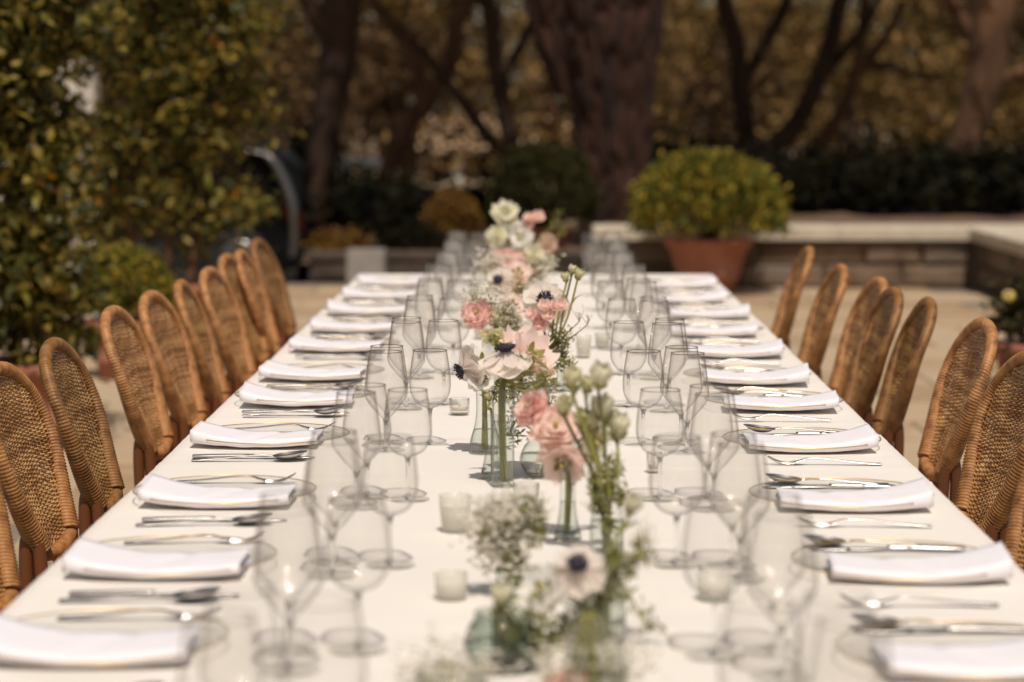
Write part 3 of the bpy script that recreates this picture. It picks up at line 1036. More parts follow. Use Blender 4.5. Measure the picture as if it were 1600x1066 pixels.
# trailing plant in a pot at the right edge
p = at(1612, 640, 10.7)
t = thing('trailing_plant', 'trailing grey-green plant in terracotta pot, cut by the right edge', 'potted plant', (p.x, 10.7, 0))
pt = pot_mesh(0.17, 0.115, 0.33).build('pot', 'terracotta', t)
rng = np.random.default_rng(77)
cp = clump_points(rng, (0, 0, 0.46), (0.17, 0.17, 0.15), 40, 30, 0.035, 0.3)
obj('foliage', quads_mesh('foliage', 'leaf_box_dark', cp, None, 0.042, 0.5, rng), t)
rr = random.Random(9)
for q in range(7):
    a = math.pi * (0.75 + 0.09 * q) + rr.uniform(-.1, .1)
    d = Vector((math.cos(a), math.sin(a), 0))
    path = cat_rom([Vector((0, 0, 0.38)) + d * 0.1, Vector((0, 0, 0.42)) + d * 0.2, Vector((0, 0, 0.26)) + d * 0.25, Vector((0, 0, rr.uniform(0.03, 0.15))) + d * rr.uniform(0.22, 0.3)], 6)
    mb = MB(); mb.tube(path, 0.003, 5); st = mb.build('vine', 'bark_pale', t)
    pts = [np.array(v) + rng.normal(size=3) * 0.012 for v in path for _ in range(4)]
    obj('vine_leaves', quads_mesh('vine_leaves', 'leaf_box_dark', pts, None, 0.034, 0.55, rng), st)
mb = MB(); mb.lathe([(0.002, 0), (0.02, 0.005), (0.03, 0.02), (0.026, 0.035), (0.01, 0.04)], 12)
pm('yellow_bloom', (0.55, 0.42, 0.10), (0.66, 0.54, 0.18), scale=20, rough=0.6, translucent=0.2)
b_ = mb.build('bloom', 'yellow_bloom', t, loc=(-0.13, -0.1, 0.53)); b_.rotation_euler = (0.8, -0.3, 0)

# ------------------------------------------------------------------ rattan chairs
for nm_, k_, w_ in (('rattan', 1.0, 1.0), ('rattan_pale', 1.12, 1.12), ('rattan_brown', 0.74, 0.92)):
    pm(nm_, (0.24 * k_, 0.105 * k_, 0.030 * k_ * w_), (0.48 * k_, 0.255 * k_, 0.090 * k_ * w_), scale=22, rough=0.45, island=0.5, c3=(0.64 * k_, 0.40 * k_, 0.175 * k_ * w_), spec=0.4)
for nm_, k_, w_ in (('rattan_wrap', 1.15, 1.0), ('rattan_wrap_pale', 1.3, 1.1), ('rattan_wrap_brown', 0.8, 0.95)):
    pm(nm_, (0.15 * k_, 0.060 * k_, 0.017 * k_ * w_), (0.32 * k_, 0.150 * k_, 0.048 * k_ * w_), scale=40, rough=0.45, c3=(0.48 * k_, 0.27 * k_, 0.10 * k_ * w_), spec=0.4, bump=0.2, bscale=90)
pm('cane_leg', (0.085, 0.027, 0.010), (0.17, 0.060, 0.020), scale=9, rough=0.35, stretch=(1, 1, 0.2), spec=0.5)

ZB, ZH = 0.602, 0.304

WM = 0.182


def half_w(v):
    if v > 0.62:
        q = (v - 0.62) / 0.38
        return WM * max(0.0, 1 - q ** 2.2) ** (1 / 2.2)
    return 0.106 + (WM - 0.106) * math.sin(math.pi / 2 * v / 0.62) ** 1.1


def back_x(y, v):
    k = y / WM
    return -0.200 - 0.102 * v ** 1.1 - 0.022 * (1 - k * k) * (0.25 + 0.75 * math.sin(math.pi * min(1, v * 0.95 + 0.05)))


def back_pt(u, v, out=0.0):
    w = half_w(v)
    y = u * w
    z = ZB + ZH * v - 0.012 * (1 - u * u) * (1 - v) ** 2
    return Vector((back_x(y, v) + out, y, z))


def rim_path(n):
    raw = [back_pt(-1, 0.62 * i / 60) for i in range(60)]
    for i in range(121):
        a = math.pi * i / 120
        c, s = math.cos(a), math.sin(a)
        y = -WM * math.copysign(abs(c) ** (2 / 2.2), c)
        v = 0.62 + 0.38 * abs(s) ** (2 / 2.2)
        raw.append(Vector((back_x(y, v), y, ZB + ZH * v)))
    raw += [back_pt(1, 0.62 * (59 - i) / 60) for i in range(60)]
    # even steps along the path
    d = [0.0]
    for i in range(1, len(raw)):
        d.append(d[-1] + (raw[i] - raw[i - 1]).length)
    out, k = [], 0
    for i in range(n + 1):
        t = d[-1] * i / n
        while k < len(d) - 2 and d[k + 1] < t:
            k += 1
        f = (t - d[k]) / max(1e-9, d[k + 1] - d[k])
        out.append(raw[k].lerp(raw[k + 1], min(1, f)))
    return out


def weave_mesh():
    mb = MB()
    rows = 78
    rr = random.Random(2)
    for j in range(rows):
        v = 0.012 + 0.962 * j / (rows - 1)
        w = half_w(v)
        ns = max(3, int(2 * w / 0.016))
        pts = []
        for i in range(ns * 2 + 1):
            u = -1 + i / ns
            sgn = math.sin(math.pi * (u * w / 0.016 + j))
            wave = 0.0028 * math.sin(u * w * 36 + 1.5 * math.sin(j * 0.13))
            vv = v + (wave + rr.uniform(-0.0006, 0.0006)) / ZH
            p = back_pt(max(-1, min(1, u)), max(0.0, min(0.99, vv)), 0.0021 * sgn)
            pts.append(p)
        mb.tube(pts, 0.00205, 4, False)
    return mb.mesh('woven_panel', 'rattan')


def stakes_mesh():
    mb = MB()
    for i in range(-14, 15):
        y = i * 0.0145
        pts = []
        for q in range(15):
            v = 0.0 + 0.985 * q / 14
            w = half_w(v)
            if abs(y) < w - 0.002:
                pts.append(back_pt(y / w, v, -0.0005))
        if len(pts) > 2:
            mb.tube(pts, 0.0022, 4, False)
    return mb.mesh('stakes', 'rattan')


def coil(j, a):
    return 1 + 0.20 * abs(math.sin(j * 0.80 + a * 0.5)) - 0.10


def make_chair():
    t = thing('rattan_chair', 'x', 'chair', (0, 0, 0), 0, 'rattan chairs along the table')
    wp = obj('woven_panel', weave_mesh(), t, kind='stuff')
    obj('stakes', stakes_mesh(), wp, kind='stuff')
    path = rim_path(560)
    rad = []
    for i in range(len(path)):
        s = i / (len(path) - 1)
        e = min(s, 1 - s)
        rad.append(0.0118 + 0.0085 * max(0, 1 - e / 0.24))
    mb = MB(); mb.tube(path, rad, 12, True, coil)
    mb.build('back_rim', 'rattan_wrap', t)
    # lower bar of the back
    low = [back_pt(-1 + 2 * i / 150, 0.0, 0.004) + Vector((0.006 * math.sin(math.pi * i / 150), 0, -0.006)) for i in range(151)]
    mb = MB(); mb.tube(low, 0.0125, 10, True, coil)
    mb.build('lower_rail', 'rattan_wrap', t)
    # paired canes of the back legs
    for s in (-1, 1):
        for dx in (-0.0125, 0.0125):
            mb = MB()
            top = back_pt(s, 0.10)
            mb.tube(cat_rom([(-0.225 + dx * 1.1, s * 0.150, 0.0), (-0.205 + dx * 1.05, s * 0.130, 0.30), (top.x + dx, top.y, ZB - 0.02), (top.x + dx * 0.4, top.y, top.z)], 6), 0.0125, 10)
            mb.build('leg', 'cane_leg', t)
        mb = MB()
        mb.tube(cat_rom([(0.19, s * 0.19, 0.0), (0.20, s * 0.195, 0.42)], 5), 0.0135, 10)
        mb.build('leg', 'cane_leg', t)
    # seat
    def seat_pt(a, r):
        return (0.01 + 0.225 * r * math.cos(a), 0.215 * r * math.sin(a), 0.452 - 0.012 * (1 - r * r))
    mb = MB(); mb.tube([seat_pt(2 * math.pi * i / 260, 1.0) for i in range(261)], 0.0165, 10, False, coil)
    mb.build('seat_rim', 'rattan_wrap', t)
    mb = MB()
    for k in range(30):
        r = (k + 0.5) / 30
        mb.tube([Vector(seat_pt(2 * math.pi * i / 90, r)) + Vector((0, 0, 0.003 * math.sin(i * math.pi + k * math.pi))) for i in range(91)], 0.0036, 4, False)
    mb.build('seat', 'rattan', t, kind='stuff')
    # stretcher hoop
    mb = MB(); mb.tube([(0.0 + 0.20 * math.cos(2 * math.pi * i / 40), 0.185 * math.sin(2 * math.pi * i / 40), 0.20) for i in range(41)], 0.009, 8, False)
    mb.build('stretcher', 'cane_leg', t)
    return t


ORD = ['nearest', 'second', 'third', 'fourth', 'fifth', 'sixth', 'seventh', 'eighth', 'ninth', 'tenth', 'eleventh', 'twelfth']
# sightings of the top of each back: x pixel, distance
left = [(-112, 3.70), (4, 4.27), (95, 4.74), (185, 5.47), (243, 5.92), (292, 6.36), (333, 6.82), (360, 7.44), (383, 7.72), (408, 8.29)]
right = [(1690, 3.72), (1606, 4.46), (1528, 5.18), (1440, 5.80), (1388, 6.12), (1366, 6.45), (1306, 7.02), (1256, 7.92)]
proto = make_chair()
first = True
rr = random.Random(14)
for side, lst in ((-1, left), (1, right)):
    for i, (x, Y) in enumerate(lst):
        Xt = at(x, 167, Y).x
        lab = 'tan rattan chair with oval woven back, %s from the camera on the %s side' % (ORD[i], 'left' if side < 0 else 'right')
        if i == 0:
            lab = 'tan rattan chair cut off by the frame, nearest on the %s side' % ('left' if side < 0 else 'right')
        rz = (0 if side < 0 else math.pi) + rr.uniform(-0.07, 0.07)
        cx = Xt + 0.288 * (1 if side < 0 else -1)
        loc = (cx, Y - 0.03, rr.uniform(-0.0, 0.004))
        if first:
            proto.location = loc; proto.rotation_euler = (0, 0, rz); proto['label'] = lab
            first = False
            ch_ = proto
        else:
            ch_ = dup(proto, loc, rz, lab)
        tone = rr.choice(('', '', '_pale', '_brown'))
        for c_ in ch_.children:
            mname = c_.data.materials[0].name
            if mname in ('rattan', 'rattan_wrap') and tone:
                c_.material_slots[0].link = 'OBJECT'
                c_.material_slots[0].material = MATS[mname + tone]

# ------------------------------------------------------------------ table and cloths
TABLE_Z = 0.75
HALF = 0.664
Y0, Y1 = 1.15, 9.0
pm('cloth', (0.77, 0.72, 0.65), (0.81, 0.76, 0.69), scale=3, rough=0.85, bump=0.12, bscale=900, sheen=0.1, bdist=0.0004)
pm('wood', (0.16, 0.09, 0.045), (0.24, 0.14, 0.07), scale=6, rough=0.6, stretch=(1, 0.15, 1))
tb = thing('banquet_table', 'long banquet table under the white cloths', 'table', (0, 5.0, 0))
mb = MB(); mb.box(-HALF + 0.004, HALF - 0.004, Y0 - 5.0, Y1 - 5.004, 0.715, 0.745); mb.build('table_top', 'wood', tb, smooth=False)
for yy in (1.5, 3.2, 4.2, 4.9, 6.2, 7.4, 8.7):
    for x in (-0.45, 0.45):
        mb = MB(); mb.box(x - 0.03, x + 0.03, yy - 5.03, yy - 4.97, 0, 0.715); mb.build('leg', 'wood', tb, smooth=False)


def cloth(label, y0, y1, lift, seed, drop_end=False):
    r = random.Random(seed)
    cre = [(r.uniform(y0, y1), r.uniform(0.0010, 0.0026), r.uniform(0.006, 0.015)) for _ in range(26)]
    sk = [r.uniform(-0.05, 0.05) for _ in cre]
    nu, nv = 96, int((y1 - y0) * 60)

    def hz(x, y):
        z = 0.0007 * mnoise.noise(Vector((x * 3.5, y * 5.0, seed))) + 0.0005 * mnoise.noise(Vector((x * 2, y * 24, seed + 4)))
        for (cy, a, w), s in zip(cre, sk):
            d = (y - cy - s * x) / w
            if abs(d) < 3:
                z += a * math.exp(-d * d) * (0.6 + 0.4 * math.sin(x * 5 + cy * 9))
        return z

    def fn(u, v):
        y = y0 + (y1 - y0) * v
        q = u * 2 - 1
        top = 0.80
        if abs(q) <= top:
            x = q / top * (HALF - 0.004 + 0.003 * mnoise.noise(Vector((y * 2.1, seed, 1 if q > 0 else 5))))
            return (x, y - 5.0, TABLE_Z + lift + hz(x, y))
        s = (abs(q) - top) / (1 - top)
        sg = 1 if q > 0 else -1
        d = s * 0.34
        e = 0.006 * (1 - math.exp(-d / 0.008))
        fold = 0.022 * s * math.sin(y * 11 + seed) + 0.010 * s * math.sin(y * 27 + 1.3 * seed)
        x = sg * (HALF - 0.004 + e + fold * 0.6 + 0.012 * s)
        return (x, y - 5.0, TABLE_Z + lift + hz(sg * HALF, y) - d - (0.0 if d < 0.004 else 0.0))

    mb = MB()
    mb.grid(fn, nu, nv)
    if drop_end:
        def fe(u, v):
            x = (u * 2 - 1) * (HALF - 0.004)
            return (x, y1 - 5.0 + 0.008 * (1 - math.exp(-v * 20)) + 0.02 * v * math.sin(x * 14), TABLE_Z + lift - v * 0.34)
        mb.grid(fe, 60, 10)
    o = mb.build('tablecloth', 'cloth', loc=(0, 5.0, 0))
    return tag(o, label, 'tablecloth', 'white cloths on the table')


cloth('white tablecloth on the far half of the table, beyond the overlap crease', 4.46, Y1, 0.0, 3, True)
cloth('white tablecloth on the near half of the table, up to the overlap crease', Y0, 4.535, 0.0032, 8)
TOP = TABLE_Z + 0.004

# ------------------------------------------------------------------ things laid on the table
thin_glass('glass_thin', tint=(0.987, 0.982, 0.976), edge=(0.13, 0.11, 0.09), power=3.9, r0=0.06, grough=0.024, haze=0.036)
thin_glass('glass_rim', tint=(0.75, 0.71, 0.66), edge=(0.06, 0.05, 0.04), power=1.5, r0=0.10)  # dark tint paints the refracted surroundings along the rim
thin_glass('glass_plate', tint=(0.985, 0.985, 0.975), edge=(0.97, 0.97, 0.95), r0=0.025, fpow=6.0)
thin_glass('glass_vase', tint=(0.96, 0.975, 0.96), edge=(0.22, 0.24, 0.21), power=3.0, r0=0.07)
thin_glass('glass_foot', tint=(0.985, 0.985, 0.975), edge=(0.86, 0.86, 0.83), power=7.0, r0=0.03, fpow=9.0)
thin_glass('glass_green', tint=(0.70, 0.77, 0.71), edge=(0.08, 0.12, 0.10), power=1.6, r0=0.06)
thin_glass('water', tint=(0.93, 0.95, 0.93), edge=(0.55, 0.60, 0.55), r0=0.03)
solid_glass('glass_solid')
pm('gold', (0.72, 0.45, 0.15), (0.80, 0.53, 0.20), scale=10, rough=0.38, metal=1.0)
pm('steel', (0.52, 0.49, 0.46), (0.60, 0.57, 0.54), scale=30, rough=0.27, metal=1.0)
pm('napkin', (0.76, 0.735, 0.765), (0.80, 0.775, 0.805), scale=4, rough=0.9, bump=0.15, bscale=700, sheen=0.15, bdist=0.0004)
pm('wax', (0.72, 0.66, 0.54), (0.78, 0.72, 0.60), scale=10, rough=0.55)
pm('wick', (0.03, 0.025, 0.02), (0.06, 0.05, 0.04), scale=40, rough=0.9)
m, nt, out = newmat('glass_frosted')
b = nt.nodes.new('ShaderNodeBsdfPrincipled'); b.inputs['Base Color'].default_value = (0.80, 0.78, 0.72, 1); b.inputs['Roughness'].default_value = 0.25
tr = nt.nodes.new('ShaderNodeBsdfTransparent'); tr.inputs[0].default_value = (0.93, 0.93, 0.90, 1)
mx = nt.nodes.new('ShaderNodeMixShader'); mx.inputs[0].default_value = 0.42
nt.links.new(tr.outputs[0], mx.inputs[1]); nt.links.new(b.outputs[0], mx.inputs[2]); nt.links.new(mx.outputs[0], out.inputs['Surface'])


def smooth_prof(p, n=4):
    q = cat_rom([(r, z, 0) for r, z in p], n)
    return [(max(v.x, 0.0), v.y) for v in q]


def make_glass(name, bowl, stem_top, rfoot):
    t = thing(name, 'x', 'wine glass')
    pr = smooth_prof(bowl, 5)
    rr_, zz = pr[-1]
    mb = MB(); mb.lathe(pr, 40)
    bw = mb.build('bowl', 'glass_thin', t)
    mb = MB(); mb.tube([(rr_ * math.cos(2 * math.pi * i / 48), rr_ * math.sin(2 * math.pi * i / 48), zz) for i in range(49)], 0.0008, 8, False)
    mb.build('rim', 'glass_rim', bw)
    mb = MB(); mb.lathe(smooth_prof([(0.0046, 0.005), (0.0034, 0.014), (0.0031, stem_top * 0.55), (0.0036, stem_top - 0.008), (0.0060, stem_top + 0.001), (0.0030, stem_top + 0.0035), (0.0, stem_top + 0.004)], 3), 14, cap0=True)
    mb.build('stem', 'glass_solid', t)
    mb = MB(); mb.lathe([(0.0, 0.0), (rfoot - 0.001, 0.0), (rfoot, 0.0008), (rfoot - 0.001, 0.0018), (rfoot * 0.6, 0.0030), (rfoot * 0.25, 0.0046), (0.0046, 0.0085), (0.0, 0.0085)], 36)
    mb.build('foot', 'glass_foot', t)
    return t


# glasses, charger plate, napkins, cutlery: one of each, then copies
goblet = make_glass('water_goblet', [(0.004, 0.069), (0.013, 0.0705), (0.026, 0.078), (0.0355, 0.094), (0.0380, 0.113), (0.0360, 0.140), (0.0308, 0.174)], 0.068, 0.0345)
winegl = make_glass('wine_glass', [(0.003, 0.056), (0.008, 0.060), (0.022, 0.075), (0.0350, 0.092), (0.0388, 0.103), (0.0378, 0.118), (0.0345, 0.145), (0.0296, 0.179)], 0.056, 0.0345)
goblet['group'] = 'wine glasses at the settings'
winegl['group'] = 'wine glasses at the settings'

plate = thing('charger_plate', 'x', 'plate', group='glass charger plates')
mb = MB(); mb.lathe([(0.0, 0.004), (0.085, 0.004), (0.098, 0.006), (0.118, 0.011), (0.1425, 0.0165)], 72)
mb.build('dish', 'glass_plate', plate)
mb = MB(); mb.tube([(0.1432 * math.cos(2 * math.pi * i / 96), 0.1432 * math.sin(2 * math.pi * i / 96), 0.0167) for i in range(97)], 0.0009, 6, False)
mb.build('gold_rim', 'gold', plate)


def napkin_mesh(seed, sx):
    """folded linen: nested folds with the rounded edge towards the camera, one end lifted"""
    r = random.Random(seed)
    L = 0.232
    fl = r.uniform(0.003, 0.013)
    tw = r.uniform(-0.006, 0.010)
    wid = r.uniform(0.112, 0.130)
    r_fan = r.uniform(0.2, 0.9)
    r_cr = r.uniform(0.3, 0.8)
    layers = [(0.0, 0.0108, 0.0, 0.0014), (0.0025, 0.0083, 0.007, 0.0012), (0.0045, 0.0063, 0.014, 0.0009)]
    mb = MB()
    for li, (za, zb, inset, th) in enumerate(layers):
        prof = []
        rad = (zb - za) / 2
        y0 = -wid / 2 + inset
        yb = wid / 2 + r.uniform(-0.004, 0.003)
        for k in range(9):
            prof.append((yb + (y0 + rad - yb) * k / 8, za))
        for k in range(1, 8):
            a = math.pi * k / 8
            prof.append((y0 + rad - math.sin(a) * rad, za + rad - math.cos(a) * rad))
        for k in range(9):
            prof.append((y0 + rad + (yb - 0.003 - y0 - rad) * k / 8, zb))
        # closed band with thickness
        n = len(prof)
        nrm = []
        for k in range(n):
            a_, b_ = prof[max(0, k - 1)], prof[min(n - 1, k + 1)]
            d = Vector((b_[0] - a_[0], b_[1] - a_[1]))
            d.normalize()
            nrm.append((-d.y, d.x))
        ring = prof + [(prof[k][0] + nrm[k][0] * th, prof[k][1] + nrm[k][1] * th) for k in reversed(range(n))]
        NX = 26
        o = len(mb.v)
        for i in range(NX + 1):
            s = i / NX
            x = (s - 0.5) * L
            # outer end (s = 0) lifted and fanned, plate dips in the middle
            out = max(0.0, 1 - s / 0.42)
            e = out ** 1.5
            dip = 0.0055 * (2 * s - 1) ** 2
            fan = 1 + r_fan * e + 0.10 * max(0, (s - 0.8) / 0.2)
            for (py, pz) in ring:
                back = (py + wid / 2) / wid
                z = 0.0048 + dip + pz * fan + fl * e * (0.35 + 0.65 * back)
                z += 0.0013 * mnoise.noise(Vector((x * 30, py * 40, seed + li))) + (0.0025 * math.sin(3.1 * s + tw * 90) * back if pz > 0.0072 else 0)
                if pz > 0.0094:
                    # soft diagonal crease across the top
                    dd = (s - 0.45 - 0.25 * back)
                    z -= 0.0032 * math.exp(-(dd / 0.05) ** 2) - 0.0016 * math.exp(-((s - r_cr) / 0.03) ** 2)
                y = py + tw * e + 0.010 * (2 * s - 1) ** 2
                mb.v.append((sx * (x + r.uniform(-0.0004, 0.0004) + li * 0.002 * (1 if s < 0.5 else -1)), y, z))
        m_ = len(ring)
        for i in range(NX):
            for k in range(m_):
                k2 = (k + 1) % m_
                q = (o + i * m_ + k, o + i * m_ + k2, o + (i + 1) * m_ + k2, o + (i + 1) * m_ + k)
                mb.f.append(q if sx > 0 else q[::-1])
        mb.f.append(tuple(o + k for k in (range(m_) if sx < 0 else reversed(range(m_)))))
        mb.f.append(tuple(o + NX * m_ + k for k in (reversed(range(m_)) if sx < 0 else range(m_))))
    return mb.mesh('napkin', 'napkin')


NAP = {s: [napkin_mesh(50 + 7 * k + (3 if s > 0 else 0), s) for k in range(8)] for s in (-1, 1)}
# sx=+1 puts the lifted end at -x: left side of the table


def strip(path, widths, thick, mat, name, parent):
    """flat bar along a path in the xz plane, widths along y"""
    mb = MB()
    P_ = [Vector(p) for p in path]
    for p, w in zip(P_, widths):
        mb.v += [(p.x, -w, p.z), (p.x, -w * 0.6, p.z + thick), (p.x, w * 0.6, p.z + thick), (p.x, w, p.z), (p.x, w * 0.6, p.z - thick * 0.4), (p.x, -w * 0.6, p.z - thick * 0.4)]
    for j in range(len(P_) - 1):
        for k in range(6):
            mb.f.append((j * 6 + k, j * 6 + (k + 1) % 6, j * 6 + 6 + (k + 1) % 6, j * 6 + 6 + k))
    mb.f.append((5, 4, 3, 2, 1, 0)); n = (len(P_) - 1) * 6
    mb.f.append(tuple(n + k for k in range(6)))
    return mb.build(name, mat, parent)


def path_w(ctrl, n):
    q = cat_rom([(c[0], 0, c[1]) for c in ctrl], n)
    return q, lerp_list([c[2] for c in ctrl], len(q))


spoon = thing('spoon', 'x', 'spoon', group='steel spoons')
q, w = path_w([(-0.098, 0.0012, 0.0085), (-0.085, 0.0016, 0.0090), (-0.05, 0.0040, 0.0060), (0.0, 0.0085, 0.0036), (0.030, 0.0095, 0.0030), (0.046, 0.0075, 0.0055)], 5)
strip(q, w, 0.0019, 'steel', 'handle', spoon)
mb = MB()


def spoon_bowl(u, v):
    a = 2 * math.pi * u
    rr_ = v
    x = 0.0305 * math.cos(a) * rr_
    y = 0.0195 * math.sin(a) * rr_ * (1 - 0.12 * math.cos(a))
    return (0.0735 + x, y, 0.0012 + 0.0105 * rr_ * rr_ + 0.15 * (x + 0.03) * 1.0 * (1 if x > -0.03 else 0) * 0.9 - 0.0018)


mb.grid(spoon_bowl, 28, 8, True)
mb.grid(lambda u, v: (lambda p: (p[0], p[1], p[2] - 0.0012))(spoon_bowl(u, 1 - v * 0.999)), 28, 8, True)
mb.build('bowl', 'steel', spoon)

knife = thing('knife', 'x', 'knife', group='steel knives')
q, w = path_w([(-0.108, 0.0025, 0.0085), (-0.09, 0.0030, 0.0095), (-0.04, 0.0040, 0.0075), (0.0, 0.0040, 0.0062)], 5)
strip(q, w, 0.0034, 'steel', 'handle', knife)
q, w = path_w([(0.001, 0.0032, 0.0060), (0.02, 0.0028, 0.0090), (0.07, 0.0022, 0.0100), (0.098, 0.0018, 0.0075), (0.108, 0.0016, 0.0015)], 5)
strip(q, w, 0.0012, 'steel', 'blade', knife)

fork = thing('fork', 'x', 'fork', group='steel forks')
q, w = path_w([(-0.098, 0.0012, 0.0080), (-0.085, 0.0016, 0.0085), (-0.05, 0.0045, 0.0058), (0.0, 0.0100, 0.0036), (0.026, 0.0105, 0.0034), (0.040, 0.0065, 0.0085), (0.052, 0.0035, 0.0118)], 5)
strip(q, w, 0.0018, 'steel', 'handle', fork)
for k in range(4):
    mb = MB()
    y = -0.0096 + k * 0.0064
    q = cat_rom([(0.050, y, 0.0036), (0.065, y, 0.0022), (0.082, y * 0.97, 0.0058), (0.101, y * 0.92, 0.0160)], 5)
    mb.tube(q, lerp_list([0.0020, 0.0018, 0.0016, 0.0008], len(q)), 6)
    mb.build('tine', 'steel', fork)

used = set()


def place(proto, loc, rz, label, scale=None):
    if id(proto) in used:
        return dup(proto, loc, rz, label, scale)
    used.add(id(proto))
    proto.location = loc
    proto.rotation_euler = (0, 0, rz)
    if scale:
        proto.scale = scale
    proto['label'] = label
    return proto


rs = random.Random(31)
J = lambda a: rs.uniform(-a, a)


def rimY(y):
    d = CR @ Vector((0, (533.0 - y) / FPX, -1.0))
    return d.y * (TOP + 0.0167 - CAM_H) / d.z + 0.1432


PZ0 = {-1: [rimY(y) for y in (1039, 899, 788, 694, 628, 589, 544, 514, 487, 463, 442)],
       1: [rimY(y) for y in (1058, 905, 792, 700.5, 635.5, 594, 552.5, 519.6, 492, 468, 446)]}
for side in (-1, 1):
    sn = 'left' if side < 0 else 'right'
    for k in range(-1, 11):
        gy = ([2.70, 3.23, 3.78, 4.40, 5.0, 5.58, 6.17, 6.76, 7.36, 7.96, 8.54][k] if k >= 0 else 2.15) + (0.0 if side < 0 else -0.02)
        wh = '%s place from the camera, %s side' % (ORD[k], sn) if k >= 0 else 'cut-off nearest place, %s side' % sn
        place(goblet, (side * (0.197 + J(0.008)), gy + J(0.015), TOP), J(3), 'round-bowled stemmed glass nearest the flowers, %s' % wh)
        place(winegl, (side * (0.268 + J(0.008)), gy - 0.095 + J(0.012), TOP), J(3), 'tapered stemmed glass in front of its twin, %s' % wh)
        place(winegl, (side * (0.272 + J(0.008)), gy + 0.012 + J(0.012), TOP), J(3), 'tapered stemmed glass behind its twin, %s' % wh)
        if k < 0:
            continue
        py = PZ0[side][k]
        px = side * (0.486 + J(0.008))
        place(plate, (px, py, TOP), J(3), 'clear glass charger plate with gold rim, %s' % wh)
        n = obj('napkin', rs.choice(NAP[-side]), None, (px + side * (0.012 + J(0.010)), py - 0.050 + J(0.006), TOP + 0.0005))
        n.rotation_euler = (0, 0, J(0.09))
        tag(n, 'folded white linen napkin on the glass plate, %s' % wh, 'napkin', 'folded napkins')
        rz = 0.0 if side < 0 else math.pi
        cx = side * (0.487 + J(0.01))
        s = -1 if side < 0 else 1        # knife and spoon lie on the diner's right
        fy = 0.165 if side < 0 else -0.225
        ky = -0.205 if side < 0 else 0.150
        sy = -0.236 if side < 0 else 0.178
        place(fork, (cx + J(0.01), py + fy + J(0.008), TOP), rz + J(0.05), 'steel fork beside the napkin, %s' % wh)
        place(knife, (cx + J(0.01), py + ky + J(0.006), TOP), rz + J(0.03), 'steel knife beside the spoon, %s' % wh)
        place(spoon, (cx + J(0.01), py + sy + J(0.006), TOP), rz + J(0.05), 'steel spoon with raised bowl, %s' % wh)


# votive candles
def votive(label, x, y, Y, rt_, rb, h, ribs=False, fill=0.7, mat='glass_frosted'):
    p = at(x, y, Y)
    t = thing('votive_candle', label, 'candle', (p.x, Y, TOP), 0, 'votive candles')
    mb = MB()
    n = 48
    pr = [(0.0, 0.0006), (rb * 0.94, 0.0006), (rb, 0.002), (rb + (rt_ - rb) * 0.5, h * 0.5), (rt_, h), (rt_ - 0.0008, h + 0.0006), (rt_ - 0.0018, h), (rb + (rt_ - rb) * 0.5 - 0.002, h * 0.5), (rb - 0.003, 0.006), (0, 0.006)]
    mb.lathe(pr, n)
    if ribs:
        mb.v = [(a * (1 + 0.018 * math.cos(math.atan2(b_, a) * 16)), b_ * (1 + 0.018 * math.cos(math.atan2(b_, a) * 16)), c) for a, b_, c in mb.v]
    mb.build('cup', mat, t)
    hz = h * fill
    ra = rb + (rt_ - rb) * fill - 0.0028
    mb = MB(); mb.lathe([(0, 0.0065), (rb - 0.0038, 0.0065), (ra, hz), (ra - 0.002, hz - 0.0006), (0, hz - 0.001)], 32)
    wx = mb.build('wax', 'wax', t)
    mb = MB(); mb.tube([(0, 0, hz - 0.001), (0.0004, 0, hz + 0.003), (0.0012, 0, hz + 0.005)], 0.0006, 5)
    mb.build('wick', 'wick', wx)
    return t


def tabY(y):
    return 0.62 * FPX / math.cos(R(5.53)) / (y - 167) * 1.0 - 0.0


def yY(y):
    """distance of a point on the table seen at row y"""
    d = CR @ Vector((0, (533.0 - y) / FPX, -1.0))
    t = (TOP - CAM_H) / d.z
    return d.y * t


for (lab, x, yb, rt_, rb, h, ribs, fill, mt) in [
        ('tall ribbed white votive candle left of the babys breath', 711, 831, 0.0238, 0.0195, 0.054, True, 0.72, 'glass_frosted'),
        ('low white votive candle nearest the camera, left of flowers', 705, 936, 0.0215, 0.0200, 0.033, False, 0.6, 'glass_frosted'),
        ('small clear votive left of the bulbous bud vase', 718, 646, 0.0205, 0.0195, 0.030, False, 0.45, 'glass_thin'),
        ('white votive candle under the pink ranunculus', 752, 528, 0.0215, 0.0180, 0.048, False, 0.8, 'glass_frosted'),
        ('white votive candle right of the flowers, beside the thin tendril', 912, 557, 0.0205, 0.0165, 0.052, False, 0.85, 'glass_frosted'),
        ('low white votive half behind the goblets, right of the tendril', 942, 541, 0.0215, 0.0195, 0.034, False, 0.7, 'glass_frosted'),
        ('narrow clear votive behind a goblet stem, right side', 1022, 738, 0.0130, 0.0125, 0.034, False, 0.4, 'glass_thin'),
        ('low white votive behind the nearest right goblet stem', 1116, 937, 0.0225, 0.0205, 0.033, False, 0.6, 'glass_frosted'),
        ('ribbed clear votive behind the babys breath', 822, 805, 0.0200, 0.0170, 0.048, True, 0.3, 'glass_thin'),
        ('white votive candle farthest along the table, left of flowers', 742, 458, 0.0215, 0.0180, 0.048, False, 0.8, 'glass_frosted')]:
    votive(lab, x, yb, yY(yb), rt_, rb, h, ribs, fill, mt)

